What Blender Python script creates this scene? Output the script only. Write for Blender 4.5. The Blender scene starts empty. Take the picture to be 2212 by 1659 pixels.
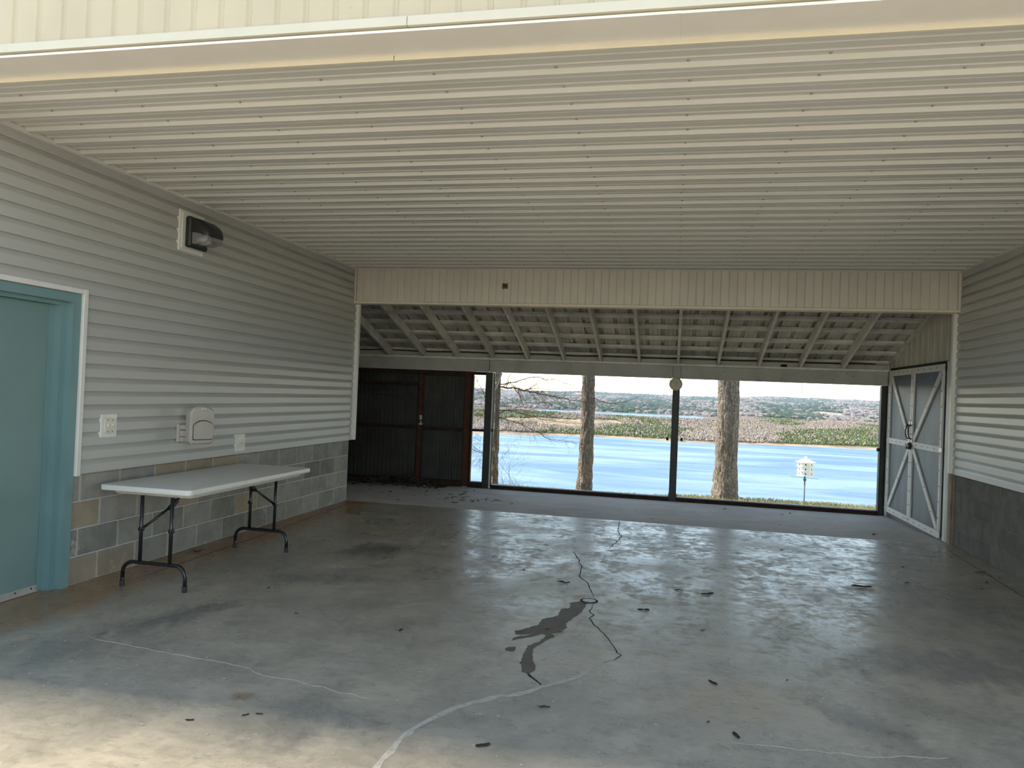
import bpy, math, random
import numpy as np
from mathutils import Vector, Matrix, noise

scn = bpy.context.scene
COL = scn.collection
random.seed(7)
rng = np.random.default_rng(7)

# ------------------------------------------------------------------ camera
F_PX, YAW, PITCH, ROLL, CAM_H = 1605.0, 0.2115, 0.0123, 0.0408, 1.5362
_f = Vector((-math.sin(YAW) * math.cos(PITCH), math.cos(YAW) * math.cos(PITCH), math.sin(PITCH)))
_r = Vector((math.cos(YAW), math.sin(YAW), 0))
_u = _r.cross(_f)
_r2 = _r * math.cos(ROLL) + _u * math.sin(ROLL)
_u2 = _u * math.cos(ROLL) - _r * math.sin(ROLL)
cd = bpy.data.cameras.new('camera')
cd.sensor_width = 36.0
cd.lens = 36.0 * F_PX / 2212.0
cd.clip_end = 30000
cam = bpy.data.objects.new('camera', cd)
COL.objects.link(cam)
m3 = Matrix((_r2, _u2, -_f)).transposed()
cam.matrix_world = Matrix.Translation((0, 0, CAM_H)) @ m3.to_4x4()
scn.camera = cam

# ------------------------------------------------------------------ light
HAZE = 0.95e-4                       # scattering per metre
SUN_EL, SUN_AZ = math.radians(50), math.radians(176)     # azimuth measured from +X towards +Y
sun_dir = Vector((math.cos(SUN_EL) * math.cos(SUN_AZ), math.cos(SUN_EL) * math.sin(SUN_AZ), math.sin(SUN_EL)))
wd = bpy.data.worlds.new('sky'); scn.world = wd
wd.use_nodes = True
nt = wd.node_tree; nt.nodes.clear()
sky = nt.nodes.new('ShaderNodeTexSky')
sky.sky_type = 'NISHITA'
sky.sun_disc = False
sky.sun_elevation = SUN_EL
sky.sun_rotation = math.atan2(sun_dir.x, sun_dir.y)
sky.air_density = 0.7
sky.altitude = 300
sky.dust_density = 0.0
sky.ozone_density = 2.0
bg = nt.nodes.new('ShaderNodeBackground'); bg.inputs['Strength'].default_value = 0.36
wo = nt.nodes.new('ShaderNodeOutputWorld')
hs = nt.nodes.new('ShaderNodeHueSaturation'); hs.inputs['Saturation'].default_value = 1.0
wb = nt.nodes.new('ShaderNodeMix'); wb.data_type = 'RGBA'; wb.blend_type = 'MULTIPLY'; wb.inputs['Factor'].default_value = 1
wb.inputs[7].default_value = (1.23, 1.0, 0.73, 1)      # the camera's shade white balance, applied to sun and sky alike
nt.links.new(sky.outputs[0], hs.inputs['Color']); nt.links.new(hs.outputs[0], wb.inputs[6]); nt.links.new(wb.outputs[2], bg.inputs['Color']); nt.links.new(bg.outputs[0], wo.inputs['Surface'])
sl = bpy.data.lights.new('sun', 'SUN'); sl.energy = 5.4; sl.angle = math.radians(9); sl.color = (1.0, 0.90, 0.73)
so = bpy.data.objects.new('sun', sl); COL.objects.link(so)
so.rotation_euler = sun_dir.to_track_quat('Z', 'Y').to_euler()
so.location = (0, 0, 40)

vs = scn.view_settings
vs.view_transform = 'Standard'; vs.look = 'None'; vs.gamma = 1.0; vs.use_curve_mapping = False
vs.exposure = 0.76
scn.cycles.max_bounces = 6
scn.cycles.diffuse_bounces = 4
scn.cycles.glossy_bounces = 3
scn.cycles.transmission_bounces = 4
scn.cycles.use_denoising = True
scn.cycles.use_adaptive_sampling = True
scn.cycles.adaptive_threshold = 0.06
scn.cycles.adaptive_min_samples = 12
scn.cycles.sample_clamp_indirect = 6.0

# ------------------------------------------------------------------ materials
def nodes(name):
    m = bpy.data.materials.new(name); m.use_nodes = True
    t = m.node_tree
    return m, t, t.nodes['Principled BSDF']

def N(t, kind, **kw):
    n = t.nodes.new(kind)
    for k, v in kw.items():
        if k in n.inputs: n.inputs[k].default_value = v
        else: setattr(n, k, v)
    return n

def position(t, stretch=(1, 1, 1)):
    g = t.nodes.new('ShaderNodeNewGeometry')
    mp = t.nodes.new('ShaderNodeMapping'); mp.inputs['Scale'].default_value = stretch
    t.links.new(g.outputs['Position'], mp.inputs['Vector'])
    return mp.outputs[0]

def noise_tex(t, vec, scale, detail=3, rough=0.6, dist=0.0):
    n = N(t, 'ShaderNodeTexNoise', Scale=scale, Detail=detail, Roughness=rough, Distortion=dist)
    t.links.new(vec, n.inputs['Vector'])
    return n.outputs['Fac']

def ramp(t, fac, stops):
    r = t.nodes.new('ShaderNodeValToRGB')
    e = r.color_ramp.elements
    while len(e) < len(stops): e.new(0.5)
    for i, (p, c) in enumerate(stops):
        e[i].position = p
        e[i].color = (c, c, c, 1) if isinstance(c, (int, float)) else (*c, 1)
    t.links.new(fac, r.inputs[0])
    return r.outputs[0]

def mixc(t, fac, a, b, mode='MIX'):
    n = t.nodes.new('ShaderNodeMix'); n.data_type = 'RGBA'; n.blend_type = mode
    for sock, v in ((n.inputs['Factor'], fac), (n.inputs[6], a), (n.inputs[7], b)):
        if isinstance(v, (int, float)): sock.default_value = v
        elif isinstance(v, tuple): sock.default_value = (*v, 1)
        else: t.links.new(v, sock)
    return n.outputs[2]

def mth(t, op, a, b=0.0):
    n = t.nodes.new('ShaderNodeMath'); n.operation = op
    for s, v in ((n.inputs[0], a), (n.inputs[1], b)):
        if isinstance(v, (int, float)): s.default_value = v
        else: t.links.new(v, s)
    return n.outputs[0]

def bump(t, bsdf, h, strength, dist=0.01):
    b = N(t, 'ShaderNodeBump', Strength=strength, Distance=dist)
    t.links.new(h, b.inputs['Height']); t.links.new(b.outputs[0], bsdf.inputs['Normal'])

def mat(name, c1, c2=None, scale=3.0, lo=0.35, hi=0.65, rough=0.6, spec=0.4, metal=0.0, bmp=0.0, bscale=60,
        stretch=(1, 1, 1), objrand=0.0, dirt=None, dscale=9, dlo=.62, dhi=.78):
    m, t, b = nodes(name)
    b.inputs['Roughness'].default_value = rough
    b.inputs['Specular IOR Level'].default_value = spec
    b.inputs['Metallic'].default_value = metal
    v = position(t, stretch)
    if c2 is None: c2 = tuple(x * 0.88 for x in c1)
    col = mixc(t, ramp(t, noise_tex(t, v, scale), [(lo, 0.0), (hi, 1.0)]), c1, c2)
    if objrand:
        oi = t.nodes.new('ShaderNodeObjectInfo')
        k = mth(t, 'ADD', mth(t, 'MULTIPLY', oi.outputs['Random'], 2 * objrand), 1 - objrand)
        cc = t.nodes.new('ShaderNodeCombineColor')
        for i in range(3): t.links.new(k, cc.inputs[i])
        col = mixc(t, 1.0, col, cc.outputs[0], 'MULTIPLY')
    if dirt is not None:
        col = mixc(t, ramp(t, noise_tex(t, v, dscale, 4, .7), [(dlo, 0.0), (dhi, 1.0)]), col, dirt)
    t.links.new(col, b.inputs['Base Color'])
    if bmp: bump(t, b, noise_tex(t, v, bscale, 4), bmp, 0.004)
    return m

M = {}
M['siding'] = mat('vinyl siding', (.465, .455, .43), (.425, .415, .39), 2.0, rough=.36, spec=.55, bmp=.05, bscale=90, stretch=(1, .15, 1))
M['trim'] = mat('white vinyl trim', (.72, .70, .66), (.66, .64, .60), 3, rough=.45, dirt=(.40, .36, .30), dscale=14, dlo=.70, dhi=.82)
M['ceil'] = mat('painted steel ceiling', (.64, .625, .565), (.595, .58, .525), 1.6, rough=.36, spec=.5, stretch=(.3, 1, 1))
M['cream'] = mat('cream soffit', (.60, .51, .36), (.56, .475, .335), 2.5, rough=.5, dirt=(.36, .28, .17), dscale=26, dlo=.68, dhi=.74)
M['creamtrim'] = mat('cream trim', (.68, .625, .50), (.64, .59, .47), 4, rough=.45, dirt=(.42, .33, .22), dscale=18, dlo=.70, dhi=.80)
M['underside'] = mat('header underside', (.84, .80, .73), (.80, .76, .69), 3, rough=.5)
M['soffit'] = mat('header soffit', (.62, .58, .51), (.57, .535, .47), 2.0, rough=.5, objrand=.03, dirt=(.36, .32, .26), dscale=15, dlo=.70, dhi=.82)
M['mortar'] = mat('mortar', (.54, .52, .475), (.46, .44, .40), 12, rough=.95, spec=.1, bmp=.5, bscale=160)
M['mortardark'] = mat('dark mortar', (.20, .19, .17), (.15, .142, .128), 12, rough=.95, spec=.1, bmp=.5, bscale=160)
M['block'] = mat('concrete block', (.31, .295, .265), (.235, .225, .205), 6, rough=.95, spec=.1, bmp=.7, bscale=230, objrand=.22,
                 dirt=(.42, .41, .385), dscale=5, dlo=.63, dhi=.72)
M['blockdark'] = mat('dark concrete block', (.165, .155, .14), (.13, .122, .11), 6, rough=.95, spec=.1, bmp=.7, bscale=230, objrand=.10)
M['blocktan'] = mat('tan concrete block', (.37, .30, .225), (.295, .245, .19), 6, rough=.95, spec=.1, bmp=.7, bscale=230, objrand=.12,
                    dirt=(.40, .36, .30), dscale=5, dlo=.64, dhi=.72)
M['teal'] = mat('teal door paint', (.18, .275, .27), (.16, .25, .248), 1.5, rough=.38, spec=.45, dirt=(.05, .09, .09), dscale=6, dlo=.74, dhi=.80)
M['tealframe'] = mat('teal frame paint', (.175, .285, .295), (.155, .26, .27), 2, rough=.36, spec=.45)
M['alu'] = mat('aluminium', (.62, .61, .58), None, 8, rough=.4, metal=.6)
M['black'] = mat('black plastic', (.012, .012, .014), (.018, .018, .02), 6, rough=.32, spec=.5)
M['blackmetal'] = mat('black enamel', (.010, .010, .011), (.014, .014, .015), 6, rough=.25, spec=.5)
M['rubber'] = mat('grey rubber', (.03, .03, .032), None, 8, rough=.7)
M['tabletop'] = mat('white plastic top', (.70, .68, .63), (.66, .64, .59), 30, rough=.42, spec=.4, bmp=.08, bscale=300)
M['plate'] = mat('white plate', (.76, .74, .69), (.70, .68, .63), 10, rough=.42)
M['ivory'] = mat('ivory plastic', (.70, .66, .55), (.64, .60, .49), 10, rough=.4)
M['reel'] = mat('taupe plastic', (.46, .42, .375), (.41, .375, .335), 5, rough=.5, bmp=.1, bscale=250)
M['darkgap'] = mat('dark slot', (.02, .02, .02), None, 5, rough=.8)
M['wood'] = mat('whitewashed timber', (.62, .60, .555), (.48, .46, .42), 5, rough=.75, spec=.25, stretch=(1, 1, 1), bmp=.2, bscale=60,
                objrand=.08, dirt=(.16, .13, .10), dscale=10, dlo=.70, dhi=.80)
M['purlin'] = mat('whitewashed lath', (.64, .62, .57), (.50, .48, .44), 6, rough=.75, spec=.25, objrand=.07, dirt=(.16, .13, .10), dscale=16, dlo=.70, dhi=.80)
M['beam'] = mat('whitewashed beam', (.43, .41, .375), (.35, .335, .305), 3, rough=.75, spec=.25, dirt=(.12, .10, .08), dscale=13, dlo=.72, dhi=.78)
M['roofsheet'] = mat('roof steel', (.46, .44, .40), (.35, .33, .30), 4, rough=.5, spec=.35, dirt=(.22, .18, .14), dscale=7, dlo=.6, dhi=.8)
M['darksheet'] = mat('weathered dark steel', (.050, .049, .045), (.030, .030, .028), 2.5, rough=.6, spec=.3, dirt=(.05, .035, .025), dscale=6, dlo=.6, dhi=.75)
M['rust'] = mat('rusty red frame', (.085, .033, .020), (.045, .024, .017), 9, rough=.8, spec=.2)
M['rustdark'] = mat('dark rusty steel', (.045, .022, .016), (.02, .015, .012), 9, rough=.8, spec=.2)
M['post'] = mat('dark steel post', (.030, .033, .030), (.02, .022, .02), 6, rough=.5, spec=.4)
M['barnpanel'] = mat('galvanised panel', (.115, .13, .148), (.08, .09, .105), 4, rough=.5, spec=.4, metal=.2, stretch=(1, 1, .35))
M['barnwhite'] = mat('white barn trim', (.60, .59, .565), (.53, .52, .495), 5, rough=.5, dirt=(.3, .25, .2), dscale=16, dlo=.70, dhi=.8)
M['wallsheet'] = mat('cream wall steel', (.45, .425, .37), (.39, .37, .32), 3, rough=.45, spec=.4, dirt=(.22, .18, .14), dscale=8, dlo=.68, dhi=.8)
M['brownstrip'] = mat('brown timber strip', (.30, .21, .15), (.2, .14, .10), 8, rough=.8)
M['screw'] = mat('screw heads', (.35, .33, .30), None, 8, rough=.4, metal=.4)
M['cap'] = mat('black cable', (.012, .012, .012), None, 5, rough=.5)  # near-black for the shade in the gap above the blocking
M['dial'] = mat('aged dial', (.52, .48, .36), (.46, .42, .31), 14, rough=.5)
M['dialrim'] = mat('dial rim', (.36, .33, .23), None, 14, rough=.5)
M['leaf1'] = mat('dry brown leaf', (.26, .13, .055), (.18, .09, .04), 40, rough=.8)
M['leaf2'] = mat('dark wet leaf', (.045, .03, .02), (.03, .02, .015), 40, rough=.7)
M['leaf3'] = mat('grey leaf litter', (.14, .11, .085), (.07, .05, .04), 30, rough=.9, objrand=.3)
M['green'] = mat('green leaf', (.03, .16, .05), None, 30, rough=.6)
M['chip'] = mat('pale paint chip', (.62, .60, .55), None, 30, rough=.6)
M['ext'] = mat('exterior wall', (.55, .54, .50), (.48, .47, .44), 2, rough=.6)
M['martin'] = mat('white martin house', (.78, .79, .75), (.72, .73, .69), 9, rough=.45)
M['pole'] = mat('steel pole', (.13, .14, .16), None, 9, rough=.5, metal=.3)
M['twig'] = mat('twig', (.15, .125, .105), (.10, .085, .07), 12, rough=.9, spec=.1)

# lens glass of the lamp
m, t, b = nodes('lamp lens'); M['lens'] = m
b.inputs['Base Color'].default_value = (.62, .62, .60, 1); b.inputs['Roughness'].default_value = .18
b.inputs['Transmission Weight'].default_value = .7; b.inputs['IOR'].default_value = 1.3

# concrete floor slab
m, t, b = nodes('smooth concrete floor'); M['floor'] = m
v = position(t)
big = ramp(t, noise_tex(t, v, .55, 4, .62, .6), [(.36, 0.0), (.64, 1.0)])
mid = ramp(t, noise_tex(t, v, 2.6, 7, .72, .3), [(.38, 0.0), (.66, 1.0)])
fine = noise_tex(t, v, 38, 3, .7)
c = mixc(t, big, (.49, .415, .305), (.355, .31, .24))
c = mixc(t, mth(t, 'MULTIPLY', mid, .7), c, (.21, .185, .142))
c = mixc(t, ramp(t, noise_tex(t, v, 1.1, 6, .72, .5), [(.55, 0.0), (.70, .75)]), c, (.135, .13, .115))
c = mixc(t, mth(t, 'MULTIPLY', fine, .25), c, (.56, .52, .44))
# rusty clay washed along the foot of the left wall
sx = t.nodes.new('ShaderNodeSeparateXYZ'); t.links.new(v, sx.inputs[0])
dw = mth(t, 'ADD', sx.outputs[0], 4.236)
dn = mth(t, 'SUBTRACT', dw, mth(t, 'MULTIPLY', noise_tex(t, v, 1.7, 5, .6), .62))
c = mixc(t, ramp(t, dn, [(0.0, .85), (.26, 0.0)]), c, (.33, .19, .09))
# grimy scuffs and a rusty patch, each with a worn outline of its own
wob = mth(t, 'MULTIPLY', mth(t, 'SUBTRACT', noise_tex(t, position(t, (1.6, .8, 1)), 4.5, 6, .75), .5), 3.4)
def scuff(c, cx, cy, ax, ay, rot, colour, amt):
    mp = t.nodes.new('ShaderNodeMapping'); mp.vector_type = 'TEXTURE'
    mp.inputs['Location'].default_value = (cx, cy, 0); mp.inputs['Rotation'].default_value = (0, 0, rot); mp.inputs['Scale'].default_value = (ax, ay, 1)
    t.links.new(v, mp.inputs['Vector'])
    ln = t.nodes.new('ShaderNodeVectorMath'); ln.operation = 'LENGTH'; t.links.new(mp.outputs[0], ln.inputs[0])
    return mixc(t, ramp(t, mth(t, 'ADD', ln.outputs['Value'], wob), [(.25, amt), (1.0, 0.0)]), c, colour)
c = scuff(c, -3.10, 4.28, .62, .16, 1.25, (.12, .118, .11), .65)
c = scuff(c, -2.72, 6.62, .50, .34, .9, (.10, .10, .095), .75)
c = scuff(c, -2.80, 5.45, .60, .22, .4, (.13, .128, .118), .55)
c = scuff(c, -3.25, 3.60, .50, .30, .5, (.17, .165, .145), .5)
c = scuff(c, .95, 3.95, .55, .16, -.8, (.12, .12, .115), .5)
c = scuff(c, 1.85, 5.0, .9, .45, .3, (.15, .148, .14), .6)
c = scuff(c, 2.3, 6.6, .7, .9, .2, (.15, .148, .14), .5)
c = scuff(c, .42, 4.02, .55, .30, .3, (.42, .29, .17), .45)
c = scuff(c, -1.99, 3.307, .075, .05, 0, (.27, .17, .09), .8)
c = mixc(t, ramp(t, noise_tex(t, position(t, (.7, 1.6, 1)), 13, 7, .78), [(.50, 0.0), (.68, .55)]), c, (.18, .165, .135))
# small pale chips
vo = N(t, 'ShaderNodeTexVoronoi', Scale=6.5); t.links.new(v, vo.inputs['Vector'])
c = mixc(t, ramp(t, vo.outputs['Distance'], [(.035, .8), (.06, 0.0)]), c, (.58, .56, .50))
t.links.new(c, b.inputs['Base Color'])
vs2 = position(t, (1.0, .9, 1))
wear = ramp(t, noise_tex(t, vs2, .75, 5, .65, .4), [(.40, 0.0), (.66, 1.0)])
mott = ramp(t, noise_tex(t, vs2, 12, 7, .80), [(.38, 0.0), (.62, 1.0)])
mott2 = ramp(t, noise_tex(t, vs2, 3.0, 5, .7), [(.38, 0.0), (.60, 1.0)])
dull = mth(t, 'MAXIMUM', mth(t, 'MULTIPLY', wear, .8), mth(t, 'ADD', mth(t, 'MULTIPLY', mott, .45), mth(t, 'MULTIPLY', mott2, .5)))
t.links.new(mth(t, 'ADD', mth(t, 'MULTIPLY', dull, .40), .16), b.inputs['Roughness'])
t.links.new(mth(t, 'SUBTRACT', 1.0, mth(t, 'MULTIPLY', dull, .85)), b.inputs['Specular IOR Level'])
bump(t, b, noise_tex(t, v, 45, 4, .7), .06, .003)

m, t, b = nodes('broomed concrete'); M['floor2'] = m
v = position(t)
c = mixc(t, ramp(t, noise_tex(t, v, 1.0, 7, .68, .5), [(.36, 0.0), (.66, 1.0)]), (.64, .565, .475), (.44, .385, .325))
c = mixc(t, mth(t, 'MULTIPLY', ramp(t, noise_tex(t, position(t, (.5, 5, 1)), 6, 6, .75), [(.4, 0.0), (.65, 1.0)]), .55), c, (.25, .23, .20))
t.links.new(c, b.inputs['Base Color'])
b.inputs['Roughness'].default_value = .75; b.inputs['Specular IOR Level'].default_value = .35
bump(t, b, noise_tex(t, position(t, (1, 8, 1)), 20, 5, .7), .25, .004)

M['crack'] = mat('crack', (.035, .033, .03), None, 20, rough=.95, spec=.05)
M['filler'] = mat('crack filler', (.56, .505, .415), (.40, .36, .295), 30, rough=.9, spec=.1, bmp=.5, bscale=120)
M['wet'] = mat('wet concrete', (.135, .113, .085), (.11, .094, .07), 8, rough=.55, spec=.10)

# lake
m, t, b = nodes('lake water'); M['water'] = m
v = position(t, (.0035, .012, 1))
streak = ramp(t, noise_tex(t, v, 1.0, 5, .55, .8), [(.40, 0.0), (.60, 1.0)])
c = mixc(t, streak, (.12, .21, .31), (.085, .17, .27))
t.links.new(c, b.inputs['Base Color'])
t.links.new(mth(t, 'ADD', mth(t, 'MULTIPLY', streak, .14), .30), b.inputs['Roughness'])
b.inputs['IOR'].default_value = 1.33; b.inputs['Specular IOR Level'].default_value = .5
bump(t, b, noise_tex(t, position(t, (.05, .16, 1)), 1.0, 6, .65), .35, 1.5)

# bark
m, t, b = nodes('oak bark'); M['bark'] = m
v = position(t, (1, 1, .20))
wv = t.nodes.new('ShaderNodeVectorMath'); wv.operation = 'ADD'
nz = N(t, 'ShaderNodeTexNoise', Scale=14.0, Detail=3.0); t.links.new(v, nz.inputs['Vector'])
sc3 = t.nodes.new('ShaderNodeVectorMath'); sc3.operation = 'SCALE'; sc3.inputs['Scale'].default_value = .05; t.links.new(nz.outputs['Color'], sc3.inputs[0])
t.links.new(v, wv.inputs[0]); t.links.new(sc3.outputs[0], wv.inputs[1])
fis = N(t, 'ShaderNodeTexVoronoi', Scale=48.0, feature='DISTANCE_TO_EDGE'); t.links.new(wv.outputs[0], fis.inputs['Vector'])
pl = ramp(t, fis.outputs['Distance'], [(.0, 0.0), (.22, 1.0)])
c = mixc(t, pl, (.125, .10, .08), (.40, .355, .305))
c = mixc(t, ramp(t, noise_tex(t, position(t), 5, 5, .7), [(.42, 0.0), (.7, .6)]), c, (.36, .335, .295))
c = mixc(t, ramp(t, noise_tex(t, position(t, (1, 1, .3)), 70, 4, .7), [(.45, 0.0), (.65, .6)]), c, (.17, .14, .115))
t.links.new(c, b.inputs['Base Color']); b.inputs['Roughness'].default_value = .95; b.inputs['Specular IOR Level'].default_value = .1
bump(t, b, mth(t, 'ADD', pl, mth(t, 'MULTIPLY', noise_tex(t, v, 60, 4, .7), .6)), .8, .012)

# grass bank, drive, attribute-coloured land
M['bank'] = mat('dry grass bank', (.26, .22, .125), (.19, .175, .085), 5, rough=.95, spec=.1, bmp=.6, bscale=30, dirt=(.30, .23, .15), dscale=2, dlo=.5, dhi=.65)
M['blade'] = mat('grass blades', (.42, .38, .20), (.27, .275, .115), 8, rough=.85, spec=.15)
M['drive'] = mat('pale drive', (.48, .44, .375), (.41, .375, .32), .6, rough=.95, spec=.1)
def attr_mat(name, rough=.95, nscale=None, amt=.35):
    m, t, b = nodes(name)
    a = t.nodes.new('ShaderNodeAttribute'); a.attribute_name = 'Col'
    c = a.outputs['Color']
    if nscale:
        f = noise_tex(t, position(t, (1, .35, 1)), nscale, 8, .75)
        c = mixc(t, mth(t, 'MULTIPLY', ramp(t, f, [(.42, 0.0), (.58, 1.0)]), amt), c, (.05, .055, .05))
    t.links.new(c, b.inputs['Base Color'])
    b.inputs['Roughness'].default_value = rough; b.inputs['Specular IOR Level'].default_value = .05
    return m
M['land'] = attr_mat('far land', nscale=.02, amt=.6)
M['forest'] = attr_mat('winter forest', nscale=.22, amt=.55)

# ------------------------------------------------------------------ mesh helpers
WORLD = {}
class MB:
    def __init__(s): s.v = []; s.f = []
    def poly(s, pts, faces):
        o = len(s.v); s.v += [tuple(p) for p in pts]; s.f += [tuple(o + i for i in f) for f in faces]; return s
    def box(s, x0, x1, y0, y1, z0, z1):
        p = [(x0, y0, z0), (x1, y0, z0), (x1, y1, z0), (x0, y1, z0), (x0, y0, z1), (x1, y0, z1), (x1, y1, z1), (x0, y1, z1)]
        return s.poly(p, [(0, 3, 2, 1), (4, 5, 6, 7), (0, 1, 5, 4), (1, 2, 6, 5), (2, 3, 7, 6), (3, 0, 4, 7)])
    def bbox(s, x0, x1, y0, y1, z0, z1, b=.004):
        """box with chamfered edges (24 corners)"""
        X, Y, Z = (x0, x1), (y0, y1), (z0, z1)
        idx = {}; pts = []
        for i in (0, 1):
            for j in (0, 1):
                for k in (0, 1):
                    sx, sy, sz = (1, -1)[i], (1, -1)[j], (1, -1)[k]
                    for ax in range(3):
                        q = [X[i] + sx * b, Y[j] + sy * b, Z[k] + sz * b]
                        q[ax] = (X[i], Y[j], Z[k])[ax]
                        idx[(i, j, k, ax)] = len(pts); pts.append(q)
        fs = []
        for ax in range(3):
            for sd in (0, 1):
                a, c2 = [q for q in range(3) if q != ax]
                quad = []
                for (p, q) in ((0, 0), (1, 0), (1, 1), (0, 1)):
                    key = [0, 0, 0]; key[ax] = sd; key[a] = p; key[c2] = q
                    quad.append(idx[(*key, ax)])
                fs.append(tuple(quad))
        for ax in range(3):
            a, c2 = [q for q in range(3) if q != ax]
            for p in (0, 1):
                for q in (0, 1):
                    e = []
                    for sd, order in ((0, (a, c2)), (1, (c2, a))):
                        key = [0, 0, 0]; key[ax] = sd; key[a] = p; key[c2] = q
                        for o in order: e.append(idx[(*key, o)])
                    fs.append(tuple(e))
        for i in (0, 1):
            for j in (0, 1):
                for k in (0, 1): fs.append(tuple(idx[(i, j, k, ax)] for ax in range(3)))
        return s.poly(pts, fs)
    def obox(s, a, b, w, h, up=(0, 0, 1)):
        """bar from a to b, width w sideways, height h along up"""
        a, b = Vector(a), Vector(b); d = (b - a).normalized(); up = Vector(up)
        sd = d.cross(up).normalized(); u = sd.cross(d)
        P = []
        for p in (a, b):
            for i, j in ((-1, -1), (1, -1), (1, 1), (-1, 1)): P.append(p + sd * (i * w / 2) + u * (j * h / 2))
        return s.poly(P, [(0, 3, 2, 1), (4, 5, 6, 7), (0, 1, 5, 4), (1, 2, 6, 5), (2, 3, 7, 6), (3, 0, 4, 7)])
    def tube(s, pts, rad, n=10, caps=True):
        pts = [Vector(p) for p in pts]
        if isinstance(rad, (int, float)): rad = [rad] * len(pts)
        rings = []; prev = None
        for i, p in enumerate(pts):
            d = ((pts[min(i + 1, len(pts) - 1)] - pts[max(i - 1, 0)])).normalized()
            if prev is None:
                ref = Vector((0, 0, 1)) if abs(d.z) < .9 else Vector((1, 0, 0))
                sd = d.cross(ref).normalized()
            else:
                sd = (prev - d * prev.dot(d)).normalized()
            prev = sd; u = d.cross(sd)
            rings.append([p + (sd * math.cos(2 * math.pi * k / n) + u * math.sin(2 * math.pi * k / n)) * rad[i] for k in range(n)])
        fs = []
        for i in range(len(pts) - 1):
            for k in range(n):
                fs.append((i * n + k, i * n + (k + 1) % n, (i + 1) * n + (k + 1) % n, (i + 1) * n + k))
        if caps:
            fs.append(tuple(range(n - 1, -1, -1))); L = (len(pts) - 1) * n; fs.append(tuple(range(L, L + n)))
        return s.poly([q for r in rings for q in r], fs)
    def extrude(s, prof, a, b, mp):
        """closed 2-D profile swept from a to b; mp(u, w, t) -> xyz"""
        n = len(prof)
        P = [mp(u, w, a) for u, w in prof] + [mp(u, w, b) for u, w in prof]
        fs = [(i, (i + 1) % n, n + (i + 1) % n, n + i) for i in range(n)]
        fs += [tuple(range(n - 1, -1, -1)), tuple(range(n, 2 * n))]
        return s.poly(P, fs)
    def sheet(s, line, th, a, b, mp):
        """open profile line with thickness th, swept from a to b (quads only)"""
        n = len(line); P = []
        for tt in (a, b):
            P += [mp(u, w, tt) for u, w in line]; P += [mp(u, w + th, tt) for u, w in line]
        fs = []
        for i in range(n - 1):
            fs.append((i, i + 1, 2 * n + i + 1, 2 * n + i)); fs.append((n + i, 3 * n + i, 3 * n + i + 1, n + i + 1))
            fs.append((i, n + i, n + i + 1, i + 1)); fs.append((2 * n + i, 2 * n + i + 1, 3 * n + i + 1, 3 * n + i))
        fs += [(0, 2 * n, 3 * n, n), (n - 1, 2 * n - 1, 4 * n - 1, 3 * n - 1)]
        return s.poly(P, fs)
    def disc(s, c, r, n, axis='y', th=.01):
        P = []
        for d in (0, th):
            for k in range(n):
                a = 2 * math.pi * k / n; u, w = r * math.cos(a), r * math.sin(a)
                P.append({'y': (c[0] + u, c[1] + d, c[2] + w), 'x': (c[0] + d, c[1] + u, c[2] + w), 'z': (c[0] + u, c[1] + w, c[2] + d)}[axis])
        fs = [tuple(range(n)), tuple(range(2 * n - 1, n - 1, -1))] + [(k, n + k, n + (k + 1) % n, (k + 1) % n) for k in range(n)]
        return s.poly(P, fs)
    def build(s, name, material, parent=None, smooth=False, origin=None, fix=True):
        V = np.array(s.v, dtype=float)
        if origin is None:
            lo, hi = V.min(0), V.max(0); origin = ((lo[0] + hi[0]) / 2, (lo[1] + hi[1]) / 2, lo[2])
        o = np.array(origin, float)
        me = bpy.data.meshes.new(name)
        me.from_pydata([tuple(p) for p in (V - o)], [], s.f)
        if fix:
            import bmesh
            bm = bmesh.new(); bm.from_mesh(me); bmesh.ops.recalc_face_normals(bm, faces=bm.faces); bm.to_mesh(me); bm.free()
        me.materials.append(M[material] if isinstance(material, str) else material)
        if smooth:
            me.polygons.foreach_set('use_smooth', [True] * len(me.polygons))
        ob = bpy.data.objects.new(name, me); COL.objects.link(ob)
        return place(ob, o, parent)

def place(ob, o, parent):
    o = Vector(o)
    if parent is not None:
        ob.parent = parent; ob.location = o - WORLD[parent]
    else: ob.location = o
    WORLD[ob] = o
    return ob

def smooth_by_angle(ob, deg=35):
    me = ob.data
    me.polygons.foreach_set('use_smooth', [True] * len(me.polygons))
    me.set_sharp_from_angle(angle=math.radians(deg))
    return ob

def empty(name, loc):
    e = bpy.data.objects.new(name, None); e.empty_display_size = .1; COL.objects.link(e)
    return place(e, loc, None)

def tag(o, label, cat, group=None, kind=None):
    o['label'] = label; o['category'] = cat
    if group: o['group'] = group
    if kind: o['kind'] = kind
    return o

def instance(name, src, loc, parent, material=None):
    ob = bpy.data.objects.new(name, src.data if hasattr(src, 'data') else src)
    COL.objects.link(ob)
    if material:
        ob.material_slots[0].link = 'OBJECT'; ob.material_slots[0].material = M[material]
    return place(ob, loc, parent)

# ------------------------------------------------------------------ dimensions (metres)
XL, XR = -4.236, 3.198          # carport side walls
YF0, YF1 = 3.11, 3.343          # front header, outer / inner edge
YH, YE = 9.307, 9.39            # rear header face, end of the side walls
YB = 12.15                      # back line of the lean-to
ZC, ZT = 3.14, 3.107            # ceiling sheet, bottom of ceiling trim
ZS = .813                       # bottom of the siding (four block courses)
ZHB = 2.66                      # bottom of rear header
FB = -.075                      # floor level at the back of the lean-to (it falls outwards)
SLOPE = .317
def lean_floor(y): return FB * (y - YE) / (YB - YE)
def rafter_z(y): return 2.105 + SLOPE * (YB - .1 - y)

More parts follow.
